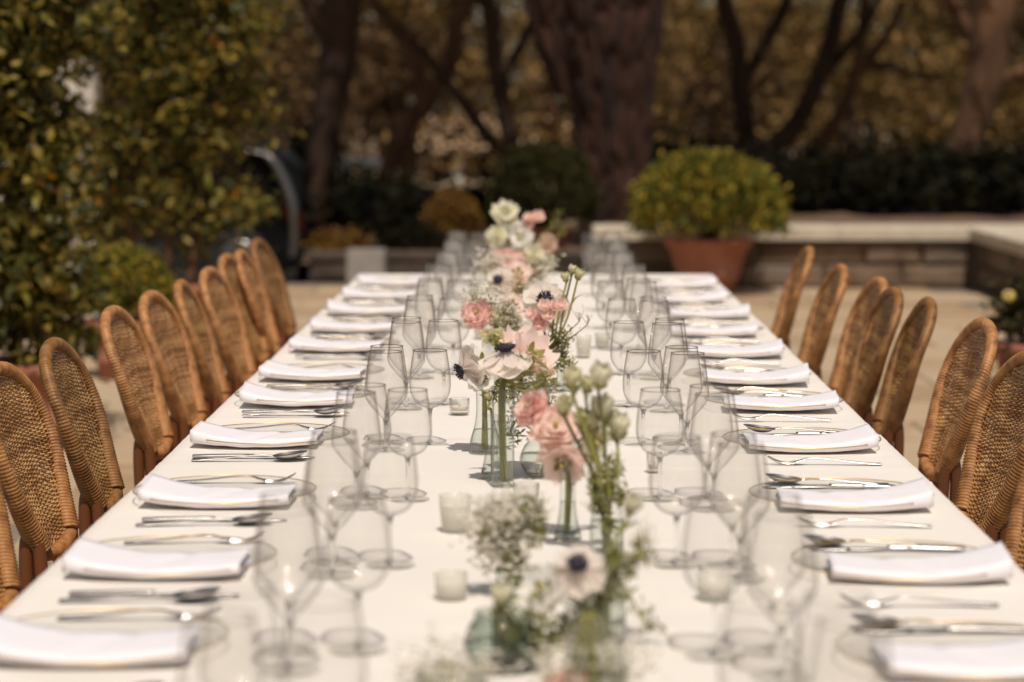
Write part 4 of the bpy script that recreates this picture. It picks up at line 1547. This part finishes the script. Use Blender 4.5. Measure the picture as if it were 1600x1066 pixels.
# ------------------------------------------------------------------ flowers
PET = dict(rough=0.6, translucent=0.48, spec=0.25)
pm('petal_pink', (0.94, 0.64, 0.58), (0.95, 0.76, 0.70), scale=22, **PET)
pm('petal_blush', (0.94, 0.72, 0.64), (0.95, 0.83, 0.76), scale=18, **PET)
pm('petal_pale', (0.84, 0.76, 0.69), (0.88, 0.82, 0.75), scale=14, c3=(0.86, 0.70, 0.64), **PET)
pm('petal_coral', (0.91, 0.64, 0.55), (0.93, 0.75, 0.67), scale=30, **PET)
pm('petal_cream', (0.82, 0.78, 0.58), (0.86, 0.84, 0.70), scale=14, **PET)
pm('petal_green', (0.74, 0.70, 0.40), (0.86, 0.82, 0.60), scale=20, **PET)
pm('petal_white', (0.84, 0.81, 0.75), (0.88, 0.86, 0.81), scale=14, **PET)
pm('anemone_eye', (0.010, 0.008, 0.014), (0.03, 0.02, 0.035), scale=40, rough=0.8)
pm('flower_heart', (0.42, 0.36, 0.10), (0.55, 0.42, 0.14), scale=60, rough=0.7)
pm('stem_green', (0.185, 0.180, 0.034), (0.29, 0.27, 0.065), scale=12, rough=0.5, stretch=(1, 1, 0.3))
pm('stem_dark', (0.085, 0.085, 0.024), (0.15, 0.145, 0.045), scale=12, rough=0.5)
pm('leaf_flower', (0.17, 0.175, 0.032), (0.30, 0.285, 0.07), scale=14, rough=0.5, translucent=0.25, island=0.5)
pm('bloom_tiny', (0.84, 0.80, 0.71), (0.88, 0.85, 0.78), scale=30, rough=0.7, translucent=0.5)
pm('waxflower', (0.55, 0.33, 0.16), (0.66, 0.46, 0.28), scale=30, rough=0.7, translucent=0.2)


def petal_mesh(kind, mat):
    mb = MB()
    nu, nv = 8, 8
    ph = random.random() * 20

    def fn(u, v):
        q = u * 2 - 1
        if kind == 'open':          # broad anemone petal
            w = 0.62 * math.sin(math.pi * min(1, 0.08 + 0.80 * v)) ** 0.7 * (0.35 + 0.65 * min(1, v * 2.2))
            z = 0.30 * v * v + 0.16 * q * q * v + 0.05 * mnoise.noise(Vector((q * 1.6, v * 2, ph)))
            y = v * (1 - 0.10 * q * q * v)
        elif kind == 'cup':         # ranunculus or rose petal, strongly cupped
            w = 0.66 * math.sin(math.pi * min(1, 0.10 + 0.74 * v)) ** 0.6
            z = 0.75 * v ** 1.4 - 0.14 * v ** 5 + 0.34 * q * q * v + 0.03 * mnoise.noise(Vector((q * 2, v * 2, ph)))
            y = 0.70 * v ** 0.8 * (1 - 0.26 * q * q)
        else:                       # bud petal wrapping upward
            w = (0.10 + 0.36 * min(1, v * 1.6) ** 0.8) * (1.0 if v < 0.6 else math.sqrt(max(0.02, 1 - ((v - 0.6) / 0.42) ** 2)))
            z = 1.05 * v - 0.10 * q * q * v
            y = (0.08 + 0.34 * min(1, v * 1.5) ** 0.7 + 0.05 * v * math.sin(ph)) * (1 - 0.40 * q * q)
        return (q * w, y, z)
    mb.grid(fn, nu, nv)
    return mb.mesh('petal', mat)


PETALS = {}


def petal(kind, mat):
    key = (kind, mat)
    if key not in PETALS:
        PETALS[key] = [petal_mesh(kind, mat) for _ in range(3)]
    return random.choice(PETALS[key])


rfw = random.Random(77)


def head_frame(pos, nrm):
    return Matrix.Translation(pos) @ Vector(nrm).normalized().to_track_quat('Z', 'Y').to_matrix().to_4x4()


def stem_part(root, pts, r, mat='stem_green', leaves=0):
    P_ = cat_rom(pts, 7)
    mb = MB(); mb.tube(P_, lerp_list([r, r, r * 0.85], len(P_)), 8)
    st = mb.build('stem', mat, root)
    for k in range(leaves):
        i = int(len(P_) * (0.45 + 0.5 * (k + 0.5) / leaves))
        i = min(i, len(P_) - 2)
        d = (P_[i + 1] - P_[i]).normalized()
        o = obj('leaf', LEAFM, st)
        sd = Vector((rfw.uniform(-1, 1), rfw.uniform(-1, 1), 0.4)).normalized()
        o.matrix_basis = orient(sd + d * 0.6, rfw.uniform(-0.5, 0.5), rfw.uniform(0.28, 0.5), P_[i])
    return st


LEAFM = leaf_piece(0.08, 0.022).mesh('leaf', 'leaf_flower')


def put_petals(root, F, spec, mat, scale):
    """spec: rings of (count, tilt from the axis in degrees, size, lift, kind)"""
    for ri, (n, tilt, size, lift, kind) in enumerate(spec):
        for k in range(n):
            a = 2 * math.pi * (k + 0.5 * (ri % 2)) / n + rfw.uniform(-0.16, 0.16)
            o = obj('petal', petal(kind, mat), root)
            s = size * scale * rfw.uniform(0.92, 1.08)
            o.matrix_basis = F @ Matrix.Rotation(a, 4, 'Z') @ Matrix.Translation((0, 0.04 * scale, lift * scale)) @ Matrix.Rotation(R(90 - tilt + rfw.uniform(-6, 6)) - R(90), 4, 'X') @ Matrix.Diagonal((s, s, s, 1))


def vase_stem(v, head, nrm, drop=0.02):
    """stem from inside vase v up through its neck to the flower head"""
    c = v['c']
    neck = Vector((c.x + rfw.uniform(-0.5, 0.5) * v['neck'], c.y + rfw.uniform(-0.5, 0.5) * v['neck'], c.z + v['h']))
    foot = Vector((c.x + rfw.uniform(-0.4, 0.4) * v['neck'], c.y + rfw.uniform(-0.4, 0.4) * v['neck'], c.z + 0.008))
    n = Vector(nrm).normalized()
    pre = Vector(head) - n * drop
    return [foot, neck, (neck + pre) / 2 + Vector((rfw.uniform(-.006, .006), rfw.uniform(-.006, .006), 0)), pre, Vector(head)]


def flower(kind, label, v, x, y, dY=0.0, nrm=(0, -0.5, 1), r=0.03, mat='petal_pink', leaves=2, group='cut flowers in the vases'):
    Y = v['c'].y + dY
    r = r * {'anemone': 1.22, 'bud': 1.08, 'open': 1.12, 'spray': 1.15}.get(kind, 1.05)
    head = at(x, y, Y)
    cat = {'anemone': 'anemone', 'ranunculus': 'ranunculus', 'rose': 'rose', 'bud': 'lisianthus', 'open': 'lisianthus', 'spray': 'spray rose'}[kind]
    base_ = Vector((v['c'].x, v['c'].y, v['c'].z + 0.008))
    t = thing({'spray': 'spray_rose', 'bud': 'lisianthus_bud', 'open': 'lisianthus_bloom'}.get(kind, kind), label, cat, base_, 0, group)
    hp = head - base_
    sp = [q - base_ for q in vase_stem(v, head, nrm, r * 0.8)]
    stem_part(t, sp, 0.0030 if kind == 'anemone' else 0.0024, 'stem_green' if rfw.random() < 0.6 else 'stem_dark', leaves)
    F = head_frame(hp, nrm)
    if kind == 'anemone':
        put_petals(t, F, [(5, 62, 1.0, 0.0, 'open'), (5, 52, 0.95, 0.02, 'open')], mat, r)
        mb = MB(); mb.lathe([(0.0, 0.0), (0.20 * r, 0.02 * r), (0.22 * r, 0.14 * r), (0.14 * r, 0.22 * r), (0.0, 0.25 * r)], 16)
        rs_ = random.Random(int(x * 7 + y))
        for q in range(46):
            a = q * 2.399
            rr_ = r * (0.26 + 0.11 * rs_.random())
            mb.tube([(0.18 * r * math.cos(a), 0.18 * r * math.sin(a), 0.06 * r), (rr_ * math.cos(a), rr_ * math.sin(a), r * (0.12 + 0.12 * rs_.random()))], [0.012 * r, 0.030 * r], 5)
        mb.v = [tuple(F @ Vector(p)) for p in mb.v]
        e = mb.build('dark_eye', 'anemone_eye', t)
    elif kind in ('ranunculus', 'rose'):
        rings = [(3, 8, 0.50, 0.10, 'cup'), (4, 16, 0.60, 0.08, 'cup'), (5, 26, 0.70, 0.05, 'cup'), (6, 38, 0.80, 0.02, 'cup'), (7, 52, 0.90, 0.0, 'cup'), (7, 70, 0.98, -0.04, 'cup')]
        if kind == 'rose':
            rings = rings[:-1] + [(5, 74, 1.0, -0.05, 'cup')]
        put_petals(t, F, rings, mat, r)
        mb = MB(); mb.lathe([(0.0, 0.12 * r), (0.11 * r, 0.16 * r), (0.10 * r, 0.34 * r), (0.0, 0.42 * r)], 12)
        mb.v = [tuple(F @ Vector(p)) for p in mb.v]
        mb.build('heart', 'flower_heart', t)
        sepals(t, F, r * 0.5)
    elif kind == 'open':
        put_petals(t, F, [(4, 34, 0.95, 0.0, 'cup'), (5, 54, 1.05, -0.02, 'cup')], mat, r)
        mb = MB(); mb.lathe([(0.0, 0.1 * r), (0.10 * r, 0.14 * r), (0.09 * r, 0.34 * r), (0.0, 0.40 * r)], 12)
        mb.v = [tuple(F @ Vector(p)) for p in mb.v]
        mb.build('heart', 'flower_heart', t)
        sepals(t, F, r * 0.6)
    elif kind == 'bud':
        put_petals(t, F @ Matrix.Translation((0, 0, -r * 0.5)), [(4, 0, 1.9, 0.0, 'budp'), (4, 0, 1.7, 0.02, 'budp')], mat, r)
        sepals(t, F @ Matrix.Translation((0, 0, -r * 0.55)), r * 1.0)
    elif kind == 'spray':
        for q in range(4):
            off = Vector((rfw.uniform(-1, 1), rfw.uniform(-0.6, 0.6), rfw.uniform(-0.8, 0.8))) * r * 1.3 if q else Vector((0, 0, 0))
            nn = Vector(nrm) + Vector((rfw.uniform(-.5, .5), rfw.uniform(-.5, .2), rfw.uniform(0, .4)))
            F2 = head_frame(hp + off, nn)
            put_petals(t, F2, [(3, 10, 0.55, 0.08, 'cup'), (4, 24, 0.72, 0.04, 'cup'), (5, 42, 0.86, 0.0, 'cup')], mat, r * 0.8)
            sepals(t, F2, r * 0.45)
            if q:
                stem_part(t, [sp[3], (sp[3] + hp + off) / 2 + Vector((0, 0, -0.004)), hp + off], 0.0014, 'stem_green')
    return t


def sepals(root, F, s):
    mb = MB()
    for k in range(5):
        a = 2 * math.pi * k / 5
        o_ = len(mb.v)
        for j in range(5):
            v_ = j / 4
            w = 0.26 * math.sin(math.pi * min(1, 0.2 + 0.8 * v_)) * s
            rad = (0.25 + 0.55 * math.sin(v_ * 1.5)) * s
            z = (-0.15 + 0.75 * v_) * s
            for sg in (-1, 1):
                mb.v.append((rad * math.cos(a) - sg * w * math.sin(a), rad * math.sin(a) + sg * w * math.cos(a), z))
        for j in range(4):
            mb.f.append((o_ + j * 2, o_ + j * 2 + 1, o_ + j * 2 + 3, o_ + j * 2 + 2))
    mb.v = [tuple(F @ Vector(p)) for p in mb.v]
    mb.build('sepals', 'leaf_flower', root)


def sprig(label, v, tips, spread, nbl, bl, mat='bloom_tiny', name='babys_breath', cat='baby breath', dY=0.0, leafy=0, seed=1, stemmat='stem_green', group='filler sprigs in the vases'):
    """branching sprig ending in clouds of tiny blooms"""
    rng = np.random.default_rng(seed)
    rr_ = random.Random(seed)
    base_ = Vector((v['c'].x, v['c'].y, v['c'].z + 0.008))
    t = thing(name, label, cat, base_, 0, group)
    ms, mbm = MB(), MB()
    lpts = []
    for (x, y) in tips:
        head = at(x, y, v['c'].y + dY + rr_.uniform(-0.015, 0.015))
        sp = [q - base_ for q in vase_stem(v, head, (0, 0, 1), 0.02)]
        P_ = cat_rom(sp, 6)
        ms.tube(P_, lerp_list([0.0016, 0.0014, 0.0008], len(P_)), 5)
        hp = head - base_
        fork_ = P_[int(len(P_) * 0.72)]
        nbl_ = int(nbl * (2.2 if mat == 'bloom_tiny' and bl > 0.002 else 1))
        for q in range(nbl_):
            d = Vector((rr_.gauss(0, 1), rr_.gauss(0, 0.8), rr_.gauss(0, 0.9)))
            e = hp + d * spread * 0.55
            mid = fork_.lerp(e, 0.55) + Vector((rr_.gauss(0, 1), rr_.gauss(0, 1), rr_.gauss(0, 1))) * 0.003
            if q % (9 if mat == 'bloom_tiny' and bl > 0.002 else 3) == 0:
                ms.tube([fork_, mid, e], [0.0007, 0.0005, 0.0004], 4, False)
            if bl:
                s_ = bl * (1.7 if mat == 'bloom_tiny' and bl > 0.002 else 1.25) * rr_.uniform(0.65, 1.25)
                o_ = len(mbm.v)
                ph = rr_.random() * 3
                # a bloom: five blunt petals round a raised centre
                mbm.v.append((e.x, e.y, e.z + s_ * 0.5))
                for k in range(10):
                    a = ph + k * math.pi / 5
                    rad = s_ * (1.0 if k % 2 == 0 else 0.55)
                    mbm.v.append((e.x + rad * math.cos(a), e.y + rad * math.sin(a) * 0.8, e.z + s_ * (0.25 if k % 2 == 0 else 0.0)))
                mbm.v.append((e.x, e.y, e.z - s_ * 0.6))
                for k in range(10):
                    mbm.f.append((o_, o_ + 1 + k, o_ + 1 + (k + 1) % 10))
                    mbm.f.append((o_ + 11, o_ + 1 + (k + 1) % 10, o_ + 1 + k))
        for _ in range(leafy):
            i = rr_.randint(int(len(P_) * 0.4), len(P_) - 1)
            lpts.append(np.array(P_[i]) + rng.normal(size=3) * spread * 0.30)
    ms.build('stems', stemmat, t, kind='stuff')
    if bl:
        mbm.build('florets', mat, t, smooth=False, kind='stuff')
    if lpts:
        obj('leaflets', quads_mesh('leaflets', 'leaf_flower', lpts, None, 0.017, 0.28, rng), t, kind='stuff')
    return t


VASE_SHAPES = {
    'bulb': [(0.018, 0.0), (0.024, 0.002), (0.0265, 0.012), (0.0245, 0.026), (0.0185, 0.046), (0.0155, 0.066), (0.0150, 0.090), (0.0165, 0.112), (0.0182, 0.120)],
    'tube': [(0.0165, 0.0), (0.0182, 0.003), (0.0182, 0.06), (0.0182, 0.12), (0.0185, 0.160)],
    'flare': [(0.020, 0.0), (0.0225, 0.004), (0.016, 0.030), (0.0125, 0.06), (0.0125, 0.10), (0.0150, 0.125)],
    'globe': [(0.022, 0.0), (0.034, 0.006), (0.042, 0.022), (0.0425, 0.034), (0.036, 0.050), (0.030, 0.058), (0.031, 0.064)],
    'jar': [(0.022, 0.0), (0.0255, 0.004), (0.0255, 0.05), (0.0225, 0.075), (0.0215, 0.09), (0.0235, 0.10)],
}


def vase(kind, label, x, yb, mat='glass_vase', s=1.0, hs=1.0, water=0.45, Y=None):
    Y = Y if Y else yY(yb)
    p = at(x, yb, Y)
    t = thing('bud_vase', label, 'vase', (p.x, Y, TOP), 0, 'glass vases down the table')
    sh = [(r_ * s, z * s * hs) for r_, z in VASE_SHAPES[kind]]
    pr = smooth_prof(sh, 4)
    mb = MB(); mb.lathe([(0, 0.0005)] + pr + [(pr[-1][0] - 0.0008, pr[-1][1] + 0.0007), (pr[-1][0] - 0.0018, pr[-1][1])], 40)
    mb.build('body', mat, t)
    mb = MB(); mb.lathe([(0.0, 0.0015), (sh[0][0] * 0.95, 0.0015), (sh[1][0] * 0.93, 0.004), (sh[0][0] * 0.8, 0.008), (0, 0.0068)], 32)
    mb.build('thick_base', 'glass_foot' if mat != 'glass_green' else mat, t)
    h = pr[-1][1]
    wp = [q for q in pr if q[1] < h * water]
    mb = MB(); mb.lathe([(0.0, 0.0095)] + [(r_ * 0.95, max(z, 0.0095)) for r_, z in wp[2:]] + [(0.0, wp[-1][1])], 32)
    mb.build('water', 'water', t)
    return {'c': Vector((p.x, Y, TOP)), 'h': h, 'neck': min(r_ for r_, z in sh[3:]) * 0.75}


UP = (0, -0.25, 1)
CAMW = (0.0, -1, 0.45)
# ---- nearest arrangements
vA = vase('globe', 'round clear vase of white filler nearest the camera', 700, 1120, s=1.0, Y=2.36)
sprig('cloud of white babys breath at the bottom, left of green globe vase', vA, [(690, 1045), (655, 1062), (735, 1050)], 0.030, 42, 0.0026, seed=1, leafy=3)
vB = vase('jar', 'straight clear jar with pale blooms at the bottom edge', 930, 1130, s=1.2, Y=2.33)
sprig('cloud of white babys breath at the bottom edge, right', vB, [(925, 1025), (975, 1035), (860, 1055)], 0.030, 36, 0.0026, seed=2, leafy=3)
flower('ranunculus', 'peach ranunculus cut off by the bottom edge', vB, 885, 1072, 0.0, (0, -0.6, 1), 0.022, 'petal_coral')
flower('open', 'white lisianthus bloom low in the bottom jar', vB, 935, 1045, 0.03, (0.3, -0.4, 1), 0.026, 'petal_white')
vG = vase('globe', 'green tinted globe vase in the foreground', 785, 1046, mat='glass_green', s=1.0, water=0.5)
flower('bud', 'single cream bud standing in the green globe vase', vG, 783, 938, 0.0, (0, -0.1, 1), 0.012, 'petal_cream', 1)
sprig('dark leafy greens spilling from the green globe vase', vG, [(825, 975), (850, 1000), (805, 1000), (840, 960), (815, 1030)], 0.03, 6, 0, name='leafy_greens', cat='greenery', seed=3, leafy=60, stemmat='stem_dark')
vK = vase('jar', 'clear jar of green stems holding the near anemone', 945, 1003, s=0.95, water=0.6)
flower('anemone', 'pale anemone with dark eye facing the camera, foreground', vK, 903, 884, -0.03, (-0.15, -1, 0.75), 0.030, 'petal_pale')
flower('open', 'white bloom hanging below the near anemone', vK, 850, 925, -0.02, (-0.4, -0.5, 0.5), 0.026, 'petal_white')
flower('bud', 'yellow-green bud at the right of the stem bundle', vK, 986, 795, 0.02, (0.35, -0.2, 1), 0.011, 'petal_cream', 3)
sprig('green sprigs reaching right from the near jar', vK, [(1000, 830), (1010, 850), (985, 870), (965, 910), (1015, 960)], 0.024, 22, 0.0016, name='leafy_greens', cat='greenery', seed=4, leafy=22)
sprig('thick bundle of green stems in the near jar', vK, [(930, 940), (955, 880), (945, 905), (960, 850), (925, 960)], 0.016, 8, 0, name='leafy_greens', cat='greenery', seed=14, leafy=60)
vL = vase('flare', 'slim clear vase holding the dense babys breath', 792, 932, s=0.85, water=0.5)
sprig('dense white babys breath beside the ribbed candle', vL, [(770, 800), (790, 790), (765, 840), (785, 850), (800, 825), (755, 815), (778, 870), (812, 800)], 0.026, 60, 0.0025, seed=5, leafy=3)
sprig('dark green sprigs on the right of the dense babys breath', vL, [(822, 800), (838, 820), (815, 860), (828, 780), (845, 795), (808, 890)], 0.020, 14, 0.0014, name='leafy_greens', cat='greenery', seed=6, leafy=42, stemmat='stem_dark')
# ---- lisianthus and ranunculus in the middle ground
vE = vase('flare', 'slim clear vase under the pink ranunculus pair', 887, 842, s=0.9, water=0.5)
flower('ranunculus', 'open pink ranunculus with peach heart facing the camera', vE, 868, 668, 0.0, (0.05, -0.9, 0.8), 0.035, 'petal_blush')
flower('ranunculus', 'pink ranunculus turned left beside the open one', vE, 828, 638, 0.02, (-0.8, -0.5, 0.6), 0.027, 'petal_pink')
flower('open', 'pale blush bloom hanging under the open ranunculus', vE, 880, 722, -0.01, (-0.2, -0.75, -0.5), 0.028, 'petal_blush')
flower('open', 'cream bloom right under the open ranunculus', vE, 928, 690, 0.01, (0.5, -0.5, -0.2), 0.024, 'petal_cream')
vD = vase('jar', 'clear jar holding the lisianthus stems', 948, 872, s=0.9, water=0.6)
for (x, y, r_, lb, m_) in [(893, 598, 0.0135, 'green-cream lisianthus bud, topmost on the left', 'petal_green'), (937, 596, 0.0150, 'green-cream lisianthus bud, topmost on the right', 'petal_cream'),
                           (916, 606, 0.0105, 'slim lisianthus bud between the two topmost buds', 'petal_green'), (882, 640, 0.0120, 'dark-based lisianthus bud below the topmost left', 'petal_green'),
                           (944, 645, 0.0150, 'yellow-green lisianthus bud in the cluster middle', 'petal_cream'), (922, 668, 0.0165, 'large lisianthus bud beside the open ranunculus', 'petal_green'),
                           (966, 674, 0.0165, 'large lisianthus bud farthest right', 'petal_cream'), (906, 660, 0.010, 'small dark lisianthus bud above the open ranunculus', 'petal_green')]:
    flower('bud', lb, vD, x, y, rfw.uniform(-0.03, 0.03), (rfw.uniform(-.2, .2), -0.15, 1), r_, m_, 1)
sprig('fine green stems of the lisianthus bundle', vD, [(925, 720), (945, 740), (960, 720), (938, 780), (950, 810), (968, 760), (932, 760)], 0.018, 16, 0.0018, name='leafy_greens', cat='greenery', seed=7, leafy=60)
# ---- vases in focus
vH = vase('globe', 'round clear vase half hidden behind the blush bloom', 852, 744, s=1.0, water=0.6)
sprig('airy greens in the round clear vase', vH, [(830, 640), (850, 610), (815, 620), (800, 660)], 0.024, 26, 0.0016, name='leafy_greens', cat='greenery', seed=8, leafy=26)
vT = vase('tube', 'tall straight clear vase with one thick stem', 786, 760, s=1.0, water=0.72)
flower('anemone', 'white anemone seen side-on above the tall straight vase', vT, 790, 549, 0.0, (-0.1, -0.22, 1), 0.040, 'petal_pale', 1)
flower('open', 'ruffled pale pink bloom right of the side-on anemone', vT, 832, 556, 0.05, (0.6, -0.5, 0.7), 0.037, 'petal_blush', 1)
flower('open', 'pink bloom behind the side-on anemone', vT, 822, 540, 0.12, (0.2, -0.3, 1), 0.036, 'petal_blush', 1)
sprig('speckled fine seed sprigs over the pale pink bloom', vT, [(815, 565), (830, 560), (845, 575), (850, 590)], 0.026, 40, 0.0011, name='seed_sprig', cat='greenery', seed=9, leafy=24, mat='waxflower')
vT2 = vase('flare', 'small flared clear vase between bulbous and straight vases', 768, 748, s=0.85, water=0.5)
flower('bud', 'small green bud over the small flared vase', vT2, 764, 622, 0.05, (-0.2, -0.2, 1), 0.007, 'petal_green', 3)
vF = vase('bulb', 'bulbous clear bud vase in sharp focus', 758, 708, s=1.05, water=0.36)
flower('anemone', 'drooping pale anemone with pink heart at the left', vF, 722, 578, -0.03, (-0.9, -0.4, -0.35), 0.036, 'petal_pale', 1)
flower('open', 'white ruffled bloom above the bulbous vase', vF, 747, 568, 0.0, (-0.3, -0.6, 0.8), 0.034, 'petal_white', 2)
flower('open', 'small white bloom just above the vase neck', vF, 752, 590, -0.03, (0.1, -1, 0.3), 0.022, 'petal_white', 2)
sprig('leafy stems in the bulbous vase', vF, [(770, 590), (760, 575), (780, 585), (800, 600)], 0.022, 14, 0.0012, name='leafy_greens', cat='greenery', seed=10, leafy=30)
# ---- ranunculus, rose, anemone group
vM = vase('jar', 'clear jar of tall green stems under the large anemone', 866, 610, s=0.95, water=0.6)
flower('anemone', 'large blush anemone with black eye facing the camera', vM, 852, 470, 0.02, (-0.05, -1, 0.45), 0.046, 'petal_pale', 1)
flower('spray', 'coral spray roses in front of the large anemone', vM, 868, 478, -0.05, (0.1, -0.9, 0.6), 0.018, 'petal_coral', 1)
flower('spray', 'pink spray roses below the large anemone', vM, 842, 500, -0.03, (-0.2, -0.9, 0.5), 0.019, 'petal_pink', 1)
flower('bud', 'green lisianthus bud at the top right, leftmost of three', vM, 884, 436, 0.02, (-0.2, -0.1, 1), 0.0095, 'petal_green', 1)
flower('bud', 'green lisianthus bud at the top right, highest of three', vM, 894, 424, 0.02, (0.1, -0.1, 1), 0.0095, 'petal_green', 1)
flower('bud', 'green lisianthus bud at the top right, rightmost of three', vM, 904, 432, 0.02, (0.3, -0.1, 1), 0.0115, 'petal_green', 2)
sprig('tall fine-leaved green stems under the spray roses', vM, [(850, 530), (865, 520), (880, 540), (872, 560), (858, 550), (885, 520)], 0.022, 22, 0.0020, name='leafy_greens', cat='greenery', seed=11, leafy=60, mat='waxflower')
sprig('thin arching tendril reaching right', vM, [(905, 488), (918, 492)], 0.014, 14, 0.0009, name='tendril', cat='greenery', seed=12, mat='stem_dark', stemmat='stem_dark')
vN = vase('flare', 'slim clear vase under the big pink ranunculus', 776, 590, s=1.0, water=0.5)
flower('ranunculus', 'full pink ranunculus left of the cream rose', vN, 745, 489, 0.0, (-0.25, -0.95, 0.35), 0.034, 'petal_pink', 0)
flower('rose', 'cream rose right of the pink ranunculus', vN, 782, 492, 0.0, (0.05, -0.95, 0.4), 0.028, 'petal_cream', 1)
flower('open', 'pale green bloom seen from below the cream rose', vN, 772, 528, -0.02, (-0.1, -0.6, -0.7), 0.028, 'petal_green', 1)
sprig('babys breath around the cream rose', vN, [(800, 490), (795, 470), (768, 462), (808, 505), (815, 520), (740, 460)], 0.026, 34, 0.0026, seed=13, leafy=16)
flower('open', 'pale bloom below the pink spray roses', vN, 822, 520, 0.05, (0.2, -0.8, 0.5), 0.028, 'petal_pale', 1)
# ---- far arrangements, out of focus
vO = vase('jar', 'clear jar under the small black-eyed anemone', 800, 522, s=0.9, water=0.5)
flower('anemone', 'small pale anemone with black eye in the far group', vO, 779, 438, 0.0, (-0.3, -1, 0.35), 0.036, 'petal_pale', 1)
sprig('rusty waxflower sprigs beside the small anemone', vO, [(803, 455), (812, 440), (800, 470), (815, 465)], 0.03, 50, 0.0036, name='waxflower', cat='waxflower', mat='waxflower', seed=15, leafy=26)
vQ = vase('jar', 'far clear jar under the coral spray roses', 812, 490, s=1.0, water=0.5)
for (x, y, lb, m_) in [(800, 402, 'coral spray roses in the middle of the far group', 'petal_coral'), (778, 398, 'pink spray roses at the left of the far group', 'petal_pink'), (812, 412, 'coral spray roses low in the far group', 'petal_coral')]:
    flower('spray', lb, vQ, x, y, rfw.uniform(-0.05, 0.05), (0, -0.9, 0.6), 0.024, m_, 1)
flower('rose', 'cream rose at the right of the far group', vQ, 835, 397, 0.0, (0.15, -0.9, 0.5), 0.030, 'petal_cream', 2)
sprig('blush filler at the left of the far group', vQ, [(765, 410), (770, 425), (790, 420), (840, 430), (850, 415)], 0.04, 44, 0.0040, seed=16, leafy=36)
vR = vase('jar', 'farthest clear jar at the end of the table', 815, 458, s=1.1, water=0.5)
for (x, y, k_, lb, m_, r_) in [(789, 331, 'open', 'cream bloom topmost in the far group', 'petal_cream', 0.036), (796, 352, 'rose', 'white rose under the topmost cream bloom', 'petal_white', 0.038), (776, 368, 'rose', 'cream rose at the far left top', 'petal_cream', 0.034),
                               (827, 349, 'spray', 'pink spray roses at the far top right', 'petal_coral', 0.026), (854, 381, 'ranunculus', 'blush ranunculus at the far right', 'petal_blush', 0.034), (815, 372, 'open', 'pale bloom in the middle of the far top', 'petal_white', 0.034)]:
    flower(k_, lb, vR, x, y, rfw.uniform(-0.06, 0.06), (rfw.uniform(-.3, .3), -0.8, 0.6), r_, m_, 2)
sprig('green sprig standing up at the far right', vR, [(868, 345), (880, 355), (872, 330)], 0.03, 12, 0, name='leafy_greens', cat='greenery', seed=17, leafy=40)
sprig('leafy greens under the far blooms', vR, [(850, 400), (830, 410), (800, 385), (862, 395)], 0.05, 20, 0, name='leafy_greens', cat='greenery', seed=18, leafy=60)

# ---- fuller filling between the groups
sprig('airy white filler behind the open pink ranunculus', vH, [(820, 610), (840, 590), (812, 640), (858, 625), (800, 590)], 0.026, 26, 0.0021, seed=21, leafy=18)
sprig('white filler under the side-on anemone', vF, [(790, 610), (775, 600), (810, 590)], 0.022, 18, 0.0020, seed=22, leafy=20)
sprig('fresh green sprigs below the large anemone', vM, [(840, 540), (830, 560), (890, 560), (848, 575)], 0.026, 14, 0.0014, name='leafy_greens', cat='greenery', seed=23, leafy=60)
sprig('green sprigs between the near anemone and the globe vase', vK, [(880, 960), (900, 940), (870, 985), (915, 975)], 0.026, 12, 0, name='leafy_greens', cat='greenery', seed=24, leafy=50)
flower('open', 'pale blush bloom behind the cream rose', vN, 800, 478, 0.10, (0.2, -0.7, 0.6), 0.026, 'petal_blush', 1)
flower('open', 'blush bloom beside the small black-eyed anemone', vO, 808, 428, 0.06, (0.1, -0.8, 0.6), 0.032, 'petal_blush', 1)
flower('spray', 'pale pink spray roses at the far right of the coral ones', vQ, 846, 418, 0.04, (0.2, -0.8, 0.6), 0.022, 'petal_pink', 1)
